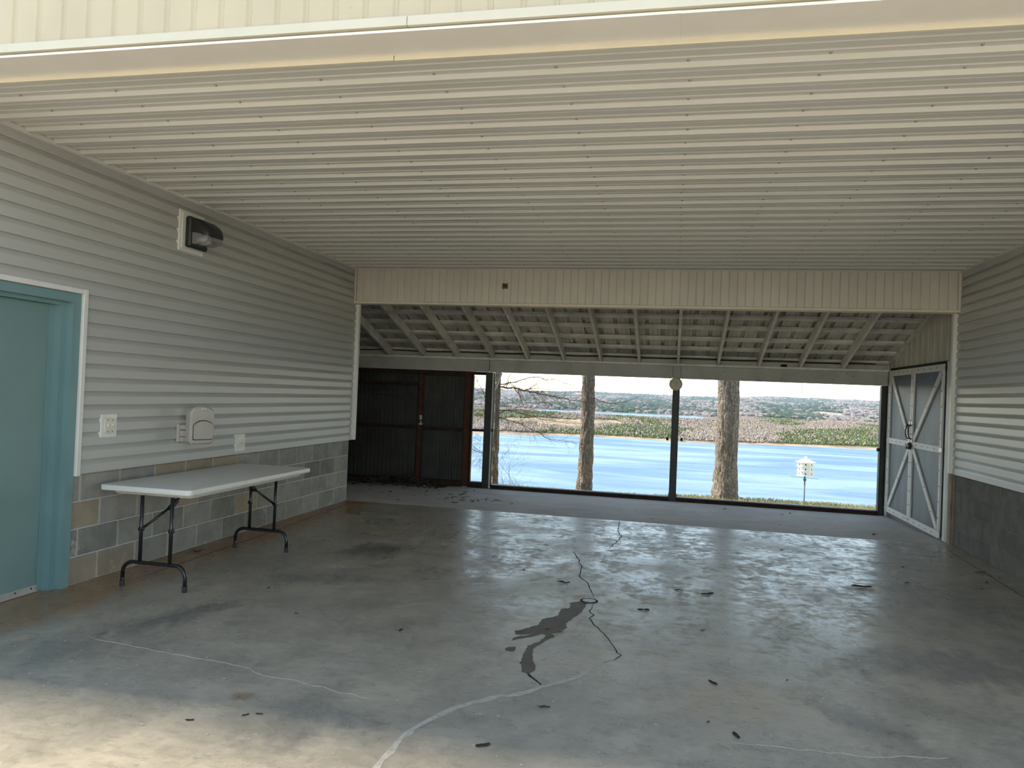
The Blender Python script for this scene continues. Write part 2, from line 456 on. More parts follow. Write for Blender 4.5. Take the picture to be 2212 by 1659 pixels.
# ------------------------------------------------------------------ floor
floor = MB().box(XL - .2, XR + .2, 1.2, YE - .004, -.16, 0).build('floor', 'floor', origin=(0, 6, 0))
tag(floor, 'smooth grey concrete carport floor with stains and cracks', 'floor', kind='structure')
lf = MB()
x0, x1 = -6.9, XR + .25
lf.poly([(x0, YE + .004, 0), (x1, YE + .004, 0), (x1, YB + .2, lean_floor(YB + .2)), (x0, YB + .2, lean_floor(YB + .2)),
         (x0, YE + .004, -.4), (x1, YE + .004, -.4), (x1, YB + .2, -.4), (x0, YB + .2, -.4)],
        [(0, 1, 2, 3), (7, 6, 5, 4), (0, 4, 5, 1), (1, 5, 6, 2), (2, 6, 7, 3), (3, 7, 4, 0)])
floor2 = lf.build('floor_lean_to', 'floor2', origin=(0, 10.8, 0))
tag(floor2, 'matt broomed concrete slab sloping out under the lean-to roof', 'floor', kind='structure')
MB().box(XL - .2, XR + .2, YE - .004, YE + .004, -.16, -.012).build('slab_joint', 'crack', floor)

def ribbon(pts, w, name, material, parent, z=.0012, jitter=.25, seed=1, taper=True):
    R = random.Random(seed); mb = MB()
    # subdivide with jitter
    P = []
    for (a, b) in zip(pts[:-1], pts[1:]):
        n = max(2, int(math.hypot(b[0] - a[0], b[1] - a[1]) / .05))
        for k in range(n):
            f = k / n; P.append((a[0] + (b[0] - a[0]) * f + R.uniform(-1, 1) * .008, a[1] + (b[1] - a[1]) * f + R.uniform(-1, 1) * .012))
    P.append(pts[-1])
    L, Rr = [], []
    for i, p in enumerate(P):
        q, r = P[max(i - 1, 0)], P[min(i + 1, len(P) - 1)]
        d = Vector((r[0] - q[0], r[1] - q[1])).normalized(); n2 = Vector((-d.y, d.x))
        ww = w * (1 + R.uniform(-jitter, jitter)) / 2
        if taper: ww *= min(1, .25 + min(i, len(P) - 1 - i) / 4)
        L.append((p[0] + n2.x * ww, p[1] + n2.y * ww, z)); Rr.append((p[0] - n2.x * ww, p[1] - n2.y * ww, z))
    n = len(P)
    mb.poly(L + Rr + [(a, b, z - .01) for a, b, _ in L] + [(a, b, z - .01) for a, b, _ in Rr],
            [f for i in range(n - 1) for f in ((i, i + 1, n + i + 1, n + i), (i, 2 * n + i, 2 * n + i + 1, i + 1), (n + i, n + i + 1, 3 * n + i + 1, 3 * n + i))])
    return mb.build(name, material, parent)

ribbon([(-.57, 9.36), (-.544, 8.716), (-.48, 8.30), (-.516, 7.957), (-.561, 7.613)], .008, 'crack', 'crack', floor, seed=1)
ribbon([(-.892, 7.355), (-.789, 6.963), (-.726, 6.693), (-.713, 6.341), (-.611, 6.135), (-.57, 5.923), (-.521, 5.73)], .007, 'crack', 'crack', floor, seed=2)
cp = [(-.504, 5.55), (-.509, 5.352), (-.48, 5.269), (-.50, 5.182), (-.45, 5.037), (-.394, 4.934), (-.357, 4.82), (-.309, 4.698), (-.272, 4.579), (-.239, 4.506), (-.265, 4.417), (-.338, 4.33)]
ribbon(cp, .006, 'crack', 'crack', floor, seed=3)
ribbon(cp[4:], .03, 'crack_filler', 'filler', floor, z=.0006, seed=4, jitter=.5)
ribbon([(-.33, 4.34), (-.376, 4.227), (-.429, 4.123), (-.513, 3.992), (-.607, 3.876), (-.709, 3.767), (-.83, 3.662), (-.937, 3.53), (-1.031, 3.381), (-1.077, 3.25),
        (-1.097, 3.125), (-1.108, 2.99), (-1.11, 2.85), (-1.10, 2.5), (-1.0, 2.1)], .03, 'crack_filler', 'filler', floor, seed=5, jitter=.4)
ribbon([(-3.338, 3.807), (-3.2, 3.76), (-3.065, 3.747), (-2.882, 3.728), (-2.682, 3.701), (-2.47, 3.689), (-2.218, 3.65), (-2.041, 3.584), (-1.846, 3.568), (-1.615, 3.518), (-1.394, 3.469)],
       .005, 'crack_filler', 'filler', floor, seed=6)
ribbon([(.325, 3.531), (.566, 3.545), (.858, 3.559), (1.263, 3.66)], .007, 'crack_filler', 'filler', floor, seed=7)
ribbon([(-.61, 3.90), (-.69, 4.02), (-.74, 4.07)], .022, 'stain_streak', 'crack', floor, z=.0008, seed=8, jitter=.6)
# control joints a hand's width off each wall
ribbon([(-3.945, 5.0), (-3.99, 7.0), (-4.09, 9.3)], .006, 'control_joint', 'crack', floor, seed=9)
ribbon([(2.93, 4.5), (2.957, 7.035), (3.047, 9.026)], .006, 'control_joint', 'crack', floor, seed=10)

# ------------------------------------------------------------------ side walls
def siding_profile(h=.1016):
    # outline of one dutch-lap course, (height, projection)
    return [(0, .0), (0, .022), (.004, .0245), (.062, .024), (.068, .022), (h - .006, .006), (h + .006, .004), (h + .006, .0)]

def side_wall(name, label, X, sgn, y_blocks, siding_spans, core):
    """X face plane; sgn +1 faces +X"""
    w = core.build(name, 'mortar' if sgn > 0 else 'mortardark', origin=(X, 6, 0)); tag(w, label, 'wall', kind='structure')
    bl = MB().bbox(0, .05, 0, .396, 0, .194, .007)
    proto = None
    for r in range(4):
        y = y_blocks[0] + (-.203 if r % 2 == 0 else 0) + (0.0)
        k0 = math.floor((y_blocks[2] - y_blocks[0]) / .4064) + 2
        for k in range(-1, k0 + 1):
            a = y + k * .4064; b = a + .3964
            aa, bb = max(a, y_blocks[1]), min(b, y_blocks[2])
            if bb - aa < .06: continue
            z = r * .2032 + .003
            dx = random.uniform(-.002, .002)
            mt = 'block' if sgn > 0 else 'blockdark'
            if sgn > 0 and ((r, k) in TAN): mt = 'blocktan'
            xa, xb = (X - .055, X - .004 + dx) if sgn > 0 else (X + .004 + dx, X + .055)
            if bb - aa > .39:
                if proto is None:
                    q = MB().bbox(xa, xb, aa, bb, z, z + .194, .006); proto = q.build('concrete_block', mt, w)
                    if mt != 'block': proto.data.materials[0] = M['block']; proto.material_slots[0].link = 'OBJECT'; proto.material_slots[0].material = M[mt]
                    off = Vector(((xa + xb) / 2, (aa + bb) / 2, z)) - WORLD[proto]
                else:
                    instance('concrete_block', proto, ((xa + xb) / 2, (aa + bb) / 2, z), w, mt if mt != 'block' else None)
            else:
                MB().bbox(xa, xb, aa, bb, z, z + .194, .006).build('concrete_block', mt, w)
    prof = siding_profile()
    n = int((ZC - ZS) / .1016) + 1
    for i in range(n):
        z = ZS + i * .1016
        pr = [(u, p) for u, p in prof if True]
        if z + .1016 > ZC: 
            lim = ZC - z
            pr = [(min(u, lim), p) for u, p in prof]
        for (a, b) in siding_spans(z + .05):
            MB().extrude(pr, a, b, lambda u, p, t, z=z: (X + sgn * (p - .002), t, z + u)).build('siding_course', 'siding', w)
    return w

TAN = {(0, 1), (2, 0), (2, 3), (3, 2), (3, 4), (3, 3), (1, 5), (0, 0)}
DY0, DY1, DZ = 3.47, 4.615, 2.12    # rough opening of the steel door
core = MB().box(XL - .2, XL - .010, YF0, DY0, 0, 3.3).box(XL - .2, XL - .010, DY1, YE, 0, ZS).box(XL - .2, XL - .002, DY1, YE, ZS, 3.3).box(XL - .2, XL - .002, DY0, DY1, DZ, 3.3)
wl = side_wall('wall_left', 'left carport wall of grey lap siding over concrete blocks', XL, 1, (4.72, 4.63, YE),
               lambda z: [(4.68, YE)] + [(YF0 + .02, 3.42)] if z < 2.11 else [(YF0 + .02, YE)], core)
core = MB().box(XR + .010, XR + .2, YF0, YE, 0, ZS).box(XR + .002, XR + .2, YF0, YE, ZS, 3.3)
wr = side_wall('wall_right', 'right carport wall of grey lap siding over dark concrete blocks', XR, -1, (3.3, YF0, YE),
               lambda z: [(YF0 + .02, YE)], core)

# trims (structure)
def trim(n, mb, material, label, parent=None):
    o = mb.build('trim_%d' % n if parent is None else n, material, parent)
    if parent is None: tag(o, label, 'trim', kind='structure')
    return o
trim(1, MB().box(XL + .012, XL + .05, YF1, YH, ZT, ZT + .03).box(XL + .012, XL + .022, YF1, YH, ZT + .03, ZC + .01), 'trim', 'white ceiling trim along the top of the left wall')
trim(2, MB().box(XR - .05, XR - .012, YF1, YH, ZT, ZT + .03).box(XR - .022, XR - .012, YF1, YH, ZT + .03, ZC + .01), 'trim', 'white ceiling trim along the top of the right wall')
trim(3, MB().bbox(XL - .02, XL + .065, YE - .005, YE + .06, ZS + .005, ZHB, .006), 'trim', 'white corner post closing the rear end of the left siding')
trim(4, MB().bbox(XR - .06, XR + .02, YE - .005, YE + .06, ZS + .005, ZHB, .006), 'trim', 'white corner post closing the rear end of the right siding')
trim(5, MB().box(XR - .012, XR + .01, YE - .01, YE + .012, 0, ZS + .005).box(XR - .03, XR - .014, YE + .015, YE + .06, 0, ZS + .005), 'brownstrip', 'brown timber strip at the end of the dark block wall')

# ------------------------------------------------------------------ ceiling
PITCH_R, RIB0 = .2292, 3.616
def ag_line(n, up=-1, p=PITCH_R, rib=.022):
    """n pitches of ribbed steel, (u, w); rib at the middle of each pitch"""
    L = []
    for k in range(n):
        o = k * p
        c = o + p / 2
        for mc in (o + p / 2 - p / 3,):
            L += [(mc - .013, 0), (mc - .006, up * .005), (mc + .006, up * .005), (mc + .013, 0)]
        L += [(c - .030, 0), (c - .017, up * rib), (c + .017, up * rib), (c + .030, 0)]
        for mc in (o + p / 2 + p / 3,):
            L += [(mc - .013, 0), (mc - .006, up * .005), (mc + .006, up * .005), (mc + .013, 0)]
    L = [(0, 0)] + L + [(n * p, 0)]
    return L
ceil = MB().box(XL - .2, XR + .2, YF0 + .02, YE + .02, ZC + .02, ZC + .20).build('ceiling', 'ext')
tag(ceil, 'flat carport ceiling of cream ribbed steel sheets', 'ceiling', kind='structure')
y = RIB0 - PITCH_R * 1.5
while y < YH:
    n = 4
    while y + n * PITCH_R > YH + .03: n -= 1
    if n < 1: break
    ln = [(max(u, YF1 - .01 - y), w) for u, w in ag_line(n)]
    MB().sheet(ln, .0015, XL + .012, XR - .012, lambda u, w, t, y=y: (t, y + u, ZC + w)).build('ceiling_panel', 'ceil', ceil)
    y += n * PITCH_R
if YH - y > .01:
    MB().box(XL + .012, XR - .012, y, YH, ZC, ZC + .002).build('ceiling_panel', 'ceil', ceil)
scr = MB()
for k in range(25):
    for c in range(12):
        xx, yy = -3.74 + .6275 * c + random.uniform(-.01, .01), RIB0 - .046 + PITCH_R * k + random.uniform(-.004, .004)
        if yy > YH - .03 or xx > XR - .05: continue
        n6 = 6
        P = [(xx + r * math.cos(a * math.pi / 3), yy + r * math.sin(a * math.pi / 3), z) for r, z in ((.0085, ZC), (.0085, ZC - .002), (.005, ZC - .006)) for a in range(6)]
        scr.poly(P, [(a, (a + 1) % 6, 6 + (a + 1) % 6, 6 + a) for a in range(6)] + [(6 + a, 6 + (a + 1) % 6, 12 + (a + 1) % 6, 12 + a) for a in range(6)] + [(12, 13, 14, 15, 16, 17)])
s_ = scr.build('screw_heads', 'screw', ceil); s_['kind'] = 'stuff'

# ------------------------------------------------------------------ front header and facade
wf = MB().box(-9, 6, YF0 + .012, YF1 - .02, 3.135, 5.2).build('wall_front', 'ext', origin=(0, YF0, 3.13))
tag(wf, 'cream vertical soffit boards on the header above the carport opening', 'wall', kind='structure')
def strip_profile(p):
    return [(.001, .012), (.001, .003), (.006, 0), (p * .30, 0), (p * .30 + .004, .0), (p - .012, 0), (p - .007, .0045), (p - .001, .0045), (p - .001, .012)]
p = .146; x = -5.2; k = 0
proto = None
while x < 3.8:
    if proto is None:
        pr = [(.0, .012), (.0, .002), (.010, -.004), (p * .5, -.0045), (p - .026, -.004), (p - .016, .003), (p - .001, .003), (p - .001, .012)]
        proto = MB().extrude(pr, 3.185, 4.6, lambda u, w, t: (x + u, YF0 + w, t)).build('soffit_strip', 'cream', wf)
        d0 = WORLD[proto].x - x
    else: instance('soffit_strip', proto, (x + d0, WORLD[proto].y, WORLD[proto].z), wf)
    x += p; k += 1
trim('bottom_channel', MB().box(-5.2, -1.21, YF0 - .016, YF0 + .014, 3.150, 3.192).box(-1.206, 3.9, YF0 - .018, YF0 + .014, 3.148, 3.190), 'creamtrim', '', wf)
trim('underside_board', MB().box(-9, -.0175, YF0 - .004, YF1 - .012, 3.128, 3.140).box(-.0172, 6, YF0 - .004, YF1 - .012, 3.127, 3.139), 'underside', '', wf)
trim('inner_lip', MB().box(XL, -1.36, YF1 - .014, YF1 + .004, 3.106, 3.138).box(-1.356, XR, YF1 - .013, YF1 + .004, 3.105, 3.138), 'creamtrim', '', wf)
fl = MB().box(-9, XL - .19, YF0, YF0 + .15, -.1, 3.14).build('wall_facade_left', 'ext'); tag(fl, 'plain pale facade to the left of the carport', 'wall', kind='structure')
fr = MB().box(XR + .19, 6, YF0, YF0 + .15, -.1, 3.14).build('wall_facade_right', 'ext'); tag(fr, 'plain pale facade to the right of the carport', 'wall', kind='structure')
rt = MB().poly([(-9, 3.06, 5.2), (6, 3.06, 5.2), (6, 6.2, 6.1), (-9, 6.2, 6.1), (6, 9.5, 5.2), (-9, 9.5, 5.2)], [(0, 1, 2, 3), (3, 2, 4, 5), (0, 5, 4, 1), (0, 3, 5), (1, 4, 2)]).build('roof_main', 'ext')
tag(rt, 'shallow gable roof above the carport ceiling', 'roof', kind='structure')
bw = MB().box(-9, 6, YE - .12, YE + .02, 3.34, 5.2).box(-9, XL - .02, YE - .12, YE + .02, -.1, 3.34).box(XR + .02, 6, YE - .12, YE + .02, -.1, 3.34).box(-9, -8.9, YF0, YE, -.1, 5.2).box(5.9, 6, YF0, YE, -.1, 5.2)
bw = bw.build('wall_building', 'ext'); tag(bw, 'outer walls of the rooms either side of the carport', 'wall', kind='structure')

# ------------------------------------------------------------------ rear header
wh = MB().box(XL - .01, XR + .01, YH + .012, YE + .07, ZHB + .03, ZC + .06).build('wall_header', 'soffit', origin=(0, YH, ZHB))
tag(wh, 'rear header band of cream vertical boards under the ceiling', 'wall', kind='structure')
p = .0965; n = int((XR - XL - .06) / p); x = XL + .03 + ((XR - XL - .06) - n * p) / 2
proto = None
for k in range(n):
    if proto is None:
        pr = [(.0, .014), (.0, .006), (.006, .0), (p * .5, -.0005), (p - .010, .0), (p - .003, .0075), (p - .0005, .0075), (p - .0005, .014)]
        proto = MB().extrude(pr, ZHB + .03, ZC - .012, lambda u, w, t: (x + u, YH + w, t)).build('soffit_strip', 'soffit', wh)
        d0 = WORLD[proto].x - x
    else: instance('soffit_strip', proto, (x + k * p + d0, WORLD[proto].y, WORLD[proto].z), wh)
trim('bottom_channel', MB().bbox(XL + .004, XR - .004, YH - .010, YE + .07, ZHB - .004, ZHB + .028, .004), 'creamtrim', '', wh)
trim('top_channel', MB().box(XL + .02, XR - .02, YH - .008, YH + .02, ZC - .022, ZC - .0015), 'soffit', '', wh)
for xa, xb in ((XL + .02, XL + .046), (XR - .046, XR - .02)):
    trim('end_channel', MB().box(xa, xb, YH - .006, YH + .02, ZHB + .028, ZC - .022), 'soffit', '', wh)

# ------------------------------------------------------------------ steel door in the left wall
d1 = empty('door_1', (XL, 4.04, 0)); tag(d1, 'teal steel door with teal frame in the left wall', 'door', kind='structure')
XD = XL - .095
MB().bbox(XD - .045, XD, 3.58, 4.452, .008, 2.035, .003).build('door_leaf', 'teal', d1)
fr = MB()
fr.box(XL - .2, XL + .014, 4.552, 4.625, 0, 2.125)               # casing face
fr.box(XL - .2, XL - .035, 4.50, 4.553, 0, 2.09)                 # jamb return
fr.box(XL - .2, XL - .092, 4.452, 4.501, 0, 2.06)                # door stop
fr.build('door_jamb', 'tealframe', d1)
fr = MB(); fr.box(XL - .2, XL + .014, 3.455, 3.53, 0, 2.125).box(XL - .2, XL - .035, 3.53, 3.582, 0, 2.09)
fr.build('door_jamb', 'tealframe', d1)
fr = MB(); fr.box(XL - .2, XL + .014, 3.53, 4.552, 2.062, 2.125).box(XL - .2, XL - .035, 3.58, 4.50, 2.035, 2.062)
fr.build('door_head', 'tealframe', d1)
MB().bbox(XD - .002, XD + .012, 3.59, 4.45, .004, .052, .003).box(XD + .011, XD + .016, 3.59, 4.45, .004, .02).build('door_sweep', 'alu', d1)
sc = MB()
for k in range(7): sc.disc((XD + .012, 4.40 - k * .13, .035), .006, 8, 'x', .003)
o = sc.build('sweep_screws', 'black', d1); o['kind'] = 'stuff'
t6 = MB().bbox(XL + .0, XL + .036, 4.626, 4.668, .80, 2.165, .004)
t6.bbox(XL + .0, XL + .036, 3.41, 4.626, 2.128, 2.165, .004).bbox(XL + .0, XL + .036, 3.41, 3.452, .80, 2.128, .004)
trim(6, t6, 'trim', 'white trim framing the teal door')

# ------------------------------------------------------------------ wall fittings
lp = empty('wall_lamp', (XL + .012, 5.82, 2.657)); tag(lp, 'black wall pack lamp with clear lens on a white mounting block', 'lamp')
X0 = XL + .014
MB().bbox(X0 - .012, X0 + .020, 5.645, 5.99, 2.657, 3.015, .004).bbox(X0 + .02, X0 + .032, 5.668, 5.967, 2.680, 2.992, .003).build('mounting_block', 'trim', lp)
smooth_by_angle(MB().bbox(X0 + .03, X0 + .085, 5.70, 5.965, 2.695, 2.965, .014).build('back_box', 'black', lp))
hp = [(.08, 2.955), (.12, 2.950), (.17, 2.935), (.215, 2.905), (.245, 2.868), (.258, 2.825), (.256, 2.795), (.18, 2.815), (.08, 2.835)]
hood = MB()
rings = []
for (yy, sc_) in ((5.712, .86), (5.722, .95), (5.745, 1.0), (5.92, 1.0), (5.943, .95), (5.953, .86)):
    rings.append([(X0 + .075 + (u - .075) * sc_, yy, 2.825 + (w - 2.825) * (.5 + .5 * sc_)) for u, w in hp])
n = len(hp)
hood.poly([q for r in rings for q in r], [(i * n + k, i * n + (k + 1) % n, (i + 1) * n + (k + 1) % n, (i + 1) * n + k) for i in range(5) for k in range(n)] + [tuple(range(n)), tuple(range(5 * n, 6 * n))])
smooth_by_angle(hood.build('hood', 'black', lp), 40)
ln = [(.085, 2.832), (.18, 2.812), (.245, 2.795), (.240, 2.765), (.215, 2.742), (.16, 2.728), (.085, 2.728)]
lens = MB().extrude(ln, 5.73, 5.935, lambda u, w, t: (X0 + u, t, w)).build('lens', 'lens', lp)
smooth_by_angle(MB().tube([(X0 + .09, 5.83, 2.775), (X0 + .14, 5.83, 2.775), (X0 + .17, 5.83, 2.775), (X0 + .185, 5.83, 2.775)], [.016, .03, .024, .006], 12).build('bulb', 'plate', lp))
MB().disc((X0 + .20, 5.725, 2.94), .003, 8, 'y', .004).build('cover_screw', 'alu', lp)

def wall_plate(name, label, cat, y0, y1, z0, z1, inner, material='plate'):
    e = empty(name, (X0, (y0 + y1) / 2, z0)); tag(e, label, cat)
    MB().bbox(X0 - .012, X0 + .014, y0, y1, z0, z1, .004).build('mounting_block', material, e)
    a, b, c, d = inner
    MB().bbox(X0 + .013, X0 + .020, a, b, c, d, .003).build('cover_plate', 'ivory', e)
    return e
sw = wall_plate('switch_plate', 'cream double toggle switch plate beside the teal door', 'switch', 4.852, 5.02, 1.069, 1.25, (4.885, 5.0, 1.102, 1.218))
for yy in (4.918, 4.965):
    MB().obox((X0 + .018, yy, 1.158), (X0 + .034, yy, 1.172), .012, .012).build('toggle', 'plate', sw)
    for zz in (1.117, 1.133, 1.187, 1.203):
        if zz in (1.117, 1.203): MB().disc((X0 + .020, yy, zz), .004, 8, 'x', .002).build('plate_screw', 'darkgap', sw)
ot = wall_plate('outlet_cover', 'white outlet block with two sockets low on the left siding', 'outlet', 6.65, 6.82, .840, 1.015, (6.70, 6.80, .885, .955))
MB().bbox(X0 + .012, X0 + .022, 6.672, 6.69, .88, 1.0, .003).build('hinge_strip', 'ivory', ot)
for yy in (6.73, 6.772):
    k = MB().disc((X0 + .0195, yy, .92), .016, 14, 'x', .002).build('socket', 'ivory', ot)
    MB().box(X0 + .0212, X0 + .0222, yy - .008, yy - .005, .917, .928).box(X0 + .0212, X0 + .0222, yy + .005, yy + .008, .917, .928).build('slots', 'darkgap', k)

# retractable reel in a taupe shell
rl = empty('hose_reel', (XL + .02, 5.84, .985)); tag(rl, 'taupe plastic hose reel with arched cover on the left wall', 'hose reel')
MB().bbox(XL + .012, XL + .04, 5.745, 5.885, .985, 1.15, .008).build('wall_plate', 'reel', rl)
for z0, z1 in ((.992, 1.034), (1.038, 1.092), (1.096, 1.142)):
    MB().bbox(XL + .035, XL + .17, 5.765, 5.875, z0, z1, .006).build('arm', 'reel', rl)
ang = math.radians(22)
# shell is built facing its own +u axis, turned a little towards the front of the carport
cx, cy = XL + .165, 5.84
nx, ny = math.cos(ang), -math.sin(ang); tx, ty = math.sin(ang), math.cos(ang)
def RL(s, d, z): return (cx + nx * d + tx * s, cy + ny * d + ty * s, z)
def arch(w, z0, z1, rr, n=14, taper=.03):
    q_ = lambda sx, k: (sx * (w / 2 - rr + rr * math.sin(k * math.pi / 10)), z0 + rr - rr * math.cos(k * math.pi / 10))
    P = [q_(-1, k) for k in range(5, -1, -1)][1:] + [q_(1, k) for k in range(6)]
    zc = z1 - w / 2 * .62
    for k in range(n + 1):
        a = math.pi * k / n
        P.append(((w / 2 - taper * 0) * math.cos(a), zc + w / 2 * .62 * math.sin(a)))
    P += [(-w / 2, z0 + rr)]
    return P
def shell(prof0, prof1, d0, d1, name, material, parent, mid=None):
    mb = MB(); n = len(prof0)
    P = [RL(s, d0, z) for s, z in prof0] + [RL(s, d1, z) for s, z in prof1]
    return smooth_by_angle(mb.poly(P, [(i, (i + 1) % n, n + (i + 1) % n, n + i) for i in range(n)] + [tuple(range(n - 1, -1, -1)), tuple(range(n, 2 * n))]).build(name, material, parent), 30)
shell(arch(.235, .975, 1.315, .04), arch(.235, .975, 1.315, .04), .0, .055, 'back_shell', 'reel', rl)
shell(arch(.235, .975, 1.315, .04), arch(.212, .99, 1.300, .04), .055, .075, 'front_shell', 'reel', rl)
cov = [(-.082, 1.02), (.08, 1.02), (.095, 1.03), (.095, 1.14), (.075, 1.163), (.04, 1.178), (0, 1.183), (-.04, 1.178), (-.075, 1.16), (-.092, 1.14), (-.092, 1.03)]
shell([(a * 1.05, 1.10 + (z - 1.10) * 1.07) for a, z in cov], [(a * 1.05, 1.10 + (z - 1.10) * 1.07) for a, z in cov], .070, .0765, 'cover_gap', 'darkgap', rl)
shell(cov, [(a * .97, 1.10 + (z - 1.10) * .97) for a, z in cov], .074, .088, 'access_cover', 'reel', rl)
cres = [(.085 * math.cos(math.pi * k / 10), 1.19 + .085 * math.sin(math.pi * k / 10)) for k in range(11)] + [(.0, 1.196)]
shell(cres, [(a * .96, 1.20 + (z - 1.20) * .95) for a, z in cres], .073, .080, 'arched_panel', 'reel', rl)
lg = MB()
for s0, s1, r_ in ((-.022, -.004, .009), (.002, .022, .008)):
    P = []
    cxx = (s0 + s1) / 2
    lg.poly([RL(cxx + (s1 - s0) / 2 * math.cos(a * math.pi / 6) * q, .0755 + dd, 1.288 + r_ * q * math.sin(a * math.pi / 6)) for q, dd in ((1, 0), (1, .002), (.6, .002), (.6, 0)) for a in range(12)],
            [(j * 12 + a, j * 12 + (a + 1) % 12, (j + 1) * 12 + (a + 1) % 12, (j + 1) * 12 + a) for j in range(3) for a in range(12)])
lg.build('emblem', 'plate', rl)
MB().poly([RL(s, d, z) for d in (.0875, .089) for s, z in ((.03, 1.046), (.07, 1.046), (.07, 1.052), (.03, 1.052))],
          [(0, 1, 2, 3), (7, 6, 5, 4), (0, 4, 5, 1), (1, 5, 6, 2), (2, 6, 7, 3), (3, 7, 4, 0)]).build('maker_mark', 'mortar', rl)

# ------------------------------------------------------------------ folding table
ft = empty('folding_table', (-3.73, 5.66, 0)); tag(ft, 'white plastic folding table with black tube legs by the block wall', 'table')
tx0, tx1, ty0, ty1 = -4.105, -3.343, 4.735, 6.585
def rrect(x0, x1, y0, y1, r, n=6):
    P = []
    for cx_, cy_, a0 in ((x1 - r, y1 - r, 0), (x0 + r, y1 - r, 90), (x0 + r, y0 + r, 180), (x1 - r, y0 + r, 270)):
        for k in range(n + 1):
            a = math.radians(a0 + 90 * k / n); P.append((cx_ + r * math.cos(a), cy_ + r * math.sin(a)))
    return P
def stack(layers):
    n = len(layers[0][0]); P = []
    for ring, z in layers: P += [(a, b, z) for a, b in ring]
    L = len(layers)
    return MB().poly(P, [(j * n + i, j * n + (i + 1) % n, (j + 1) * n + (i + 1) % n, (j + 1) * n + i) for j in range(L - 1) for i in range(n)] + [tuple(range(n - 1, -1, -1)), tuple(range((L - 1) * n, L * n))])
R0 = lambda d: rrect(tx0 + d, tx1 - d, ty0 + d, ty1 - d, max(.045 - d, .01))
tp = stack([(R0(.006), .701), (R0(.001), .704), (R0(0), .710), (R0(0), .733), (R0(.004), .740), (R0(.012), .742)]).build('table_top', 'tabletop', ft); smooth_by_angle(tp, 30)
R1 = lambda d: rrect(tx0 + d, tx1 - d, ty0 + d * 1.6, ty1 - d * 1.6, .03)
smooth_by_angle(stack([(R1(.065), .668), (R1(.058), .676), (R1(.05), .702)]).build('apron', 'tabletop', ft), 30)
def arc_pts(c, r, a0, a1, ax, n=8):
    return [Vector(c) + Vector(ax[0]) * (r * math.cos(a0 + (a1 - a0) * k / n)) + Vector(ax[1]) * (r * math.sin(a0 + (a1 - a0) * k / n)) for k in range(n + 1)]
def leg_frame(yb, side):
    xa, xb = -3.905, -3.385
    P = [(xa, yb, .015), (xa, yb, .10)] + arc_pts((xa + .085, yb, .10), .085, math.pi, math.pi / 2, ((1, 0, 0), (0, 0, 1))) + \
        arc_pts((xb - .085, yb, .10), .085, math.pi / 2, 0, ((1, 0, 0), (0, 0, 1))) + [(xb, yb, .10), (xb, yb, .015)]
    base = MB().tube(P, .0145, 12).build('leg_base', 'blackmetal', ft, smooth=True)
    for xx in (xa, xb): MB().tube([(xx, yb, 0), (xx, yb, .004), (xx, yb, .045)], [.015, .0175, .0175], 12).build('foot_cap', 'rubber', base, smooth=False)
    for xx in (-3.765, -3.515):
        u = MB().tube([(xx, yb, .178), (xx, yb, .675)], .0135, 12).build('leg_upright', 'blackmetal', ft, smooth=True)
        MB().tube([(xx, yb - .012 * side, .43), (xx, yb + .018 * side, .43)], .018, 10).build('hinge_clip', 'blackmetal', u)
    xs = -3.765 if side > 0 else -3.515; xo = -3.515 if side > 0 else -3.765
    j = (-3.64, yb + .17 * side, .585)
    MB().tube([(xs, yb + .01 * side, .43), j], .010, 8).build('brace_arm', 'blackmetal', ft, smooth=True)
    MB().tube([j, (-3.64, yb + .30 * side, .672)], .010, 8).build('brace_arm', 'blackmetal', ft, smooth=True)
    MB().obox((-3.64, yb + .14 * side, .565), (-3.64, yb + .22 * side, .62), .03, .028).build('locking_sleeve', 'blackmetal', ft)
    MB().tube([j, (xo, yb + .012 * side, .46)], .003, 6).build('stay_wire', 'blackmetal', ft)
leg_frame(4.785, 1); leg_frame(6.235, -1)
MB().box(-3.66, -3.60, 5.30, 5.34, .640, .670).build('underside_latch', 'blackmetal', ft)
MB().box(-3.655, -3.63, 5.42, 5.45, .648, .670).build('underside_latch', 'blackmetal', ft)

# ------------------------------------------------------------------ lean-to roof
roof = MB().obox((-1.85, YE + .05, rafter_z(YE + .05) + .075), (-1.85, YE + .09, rafter_z(YE + .09) + .075), 10.1, .16).build('roof_lean_to', 'wood', origin=(-1.85, YE, 3))
tag(roof, 'lean-to roof with whitewashed rafters, laths and ribbed steel sheets', 'roof', kind='structure')
RX = [-6.58, -5.97, -5.36, -4.76, -4.145, -3.55, -2.935, -2.335, -1.735, -1.135, -.52, .087, .70, 1.31, 1.92, 2.53]
for x in RX:
    y0, y1 = YE + .06, YB + .12
    P = [(y0, rafter_z(y0)), (YB - .16, rafter_z(YB - .16)), (YB - .16 + .06, rafter_z(YB - .16) - .02), (YB + .12, rafter_z(YB - .16) - .02), (y1, rafter_z(y1) + .15), (y0, rafter_z(y0) + .15)]
    P = [(y0, rafter_z(y0)), (y1, rafter_z(y1)), (y1, rafter_z(y1) + .145), (y0, rafter_z(y0) + .145)]
    MB().extrude(P, x - .019, x + .019, lambda u, w, t: (t, u, w)).build('rafter', 'wood', roof)
for y in (9.86, 10.27, 10.67, 11.03, 11.44, 11.82, 12.20):
    z = rafter_z(y) + .145
    MB().obox((-6.88, y, z + .019), (XR - .0, y, z + .019), .082, .036, up=(0, SLOPE, 1)).build('roof_lath', 'purlin', roof)
x = -6.9
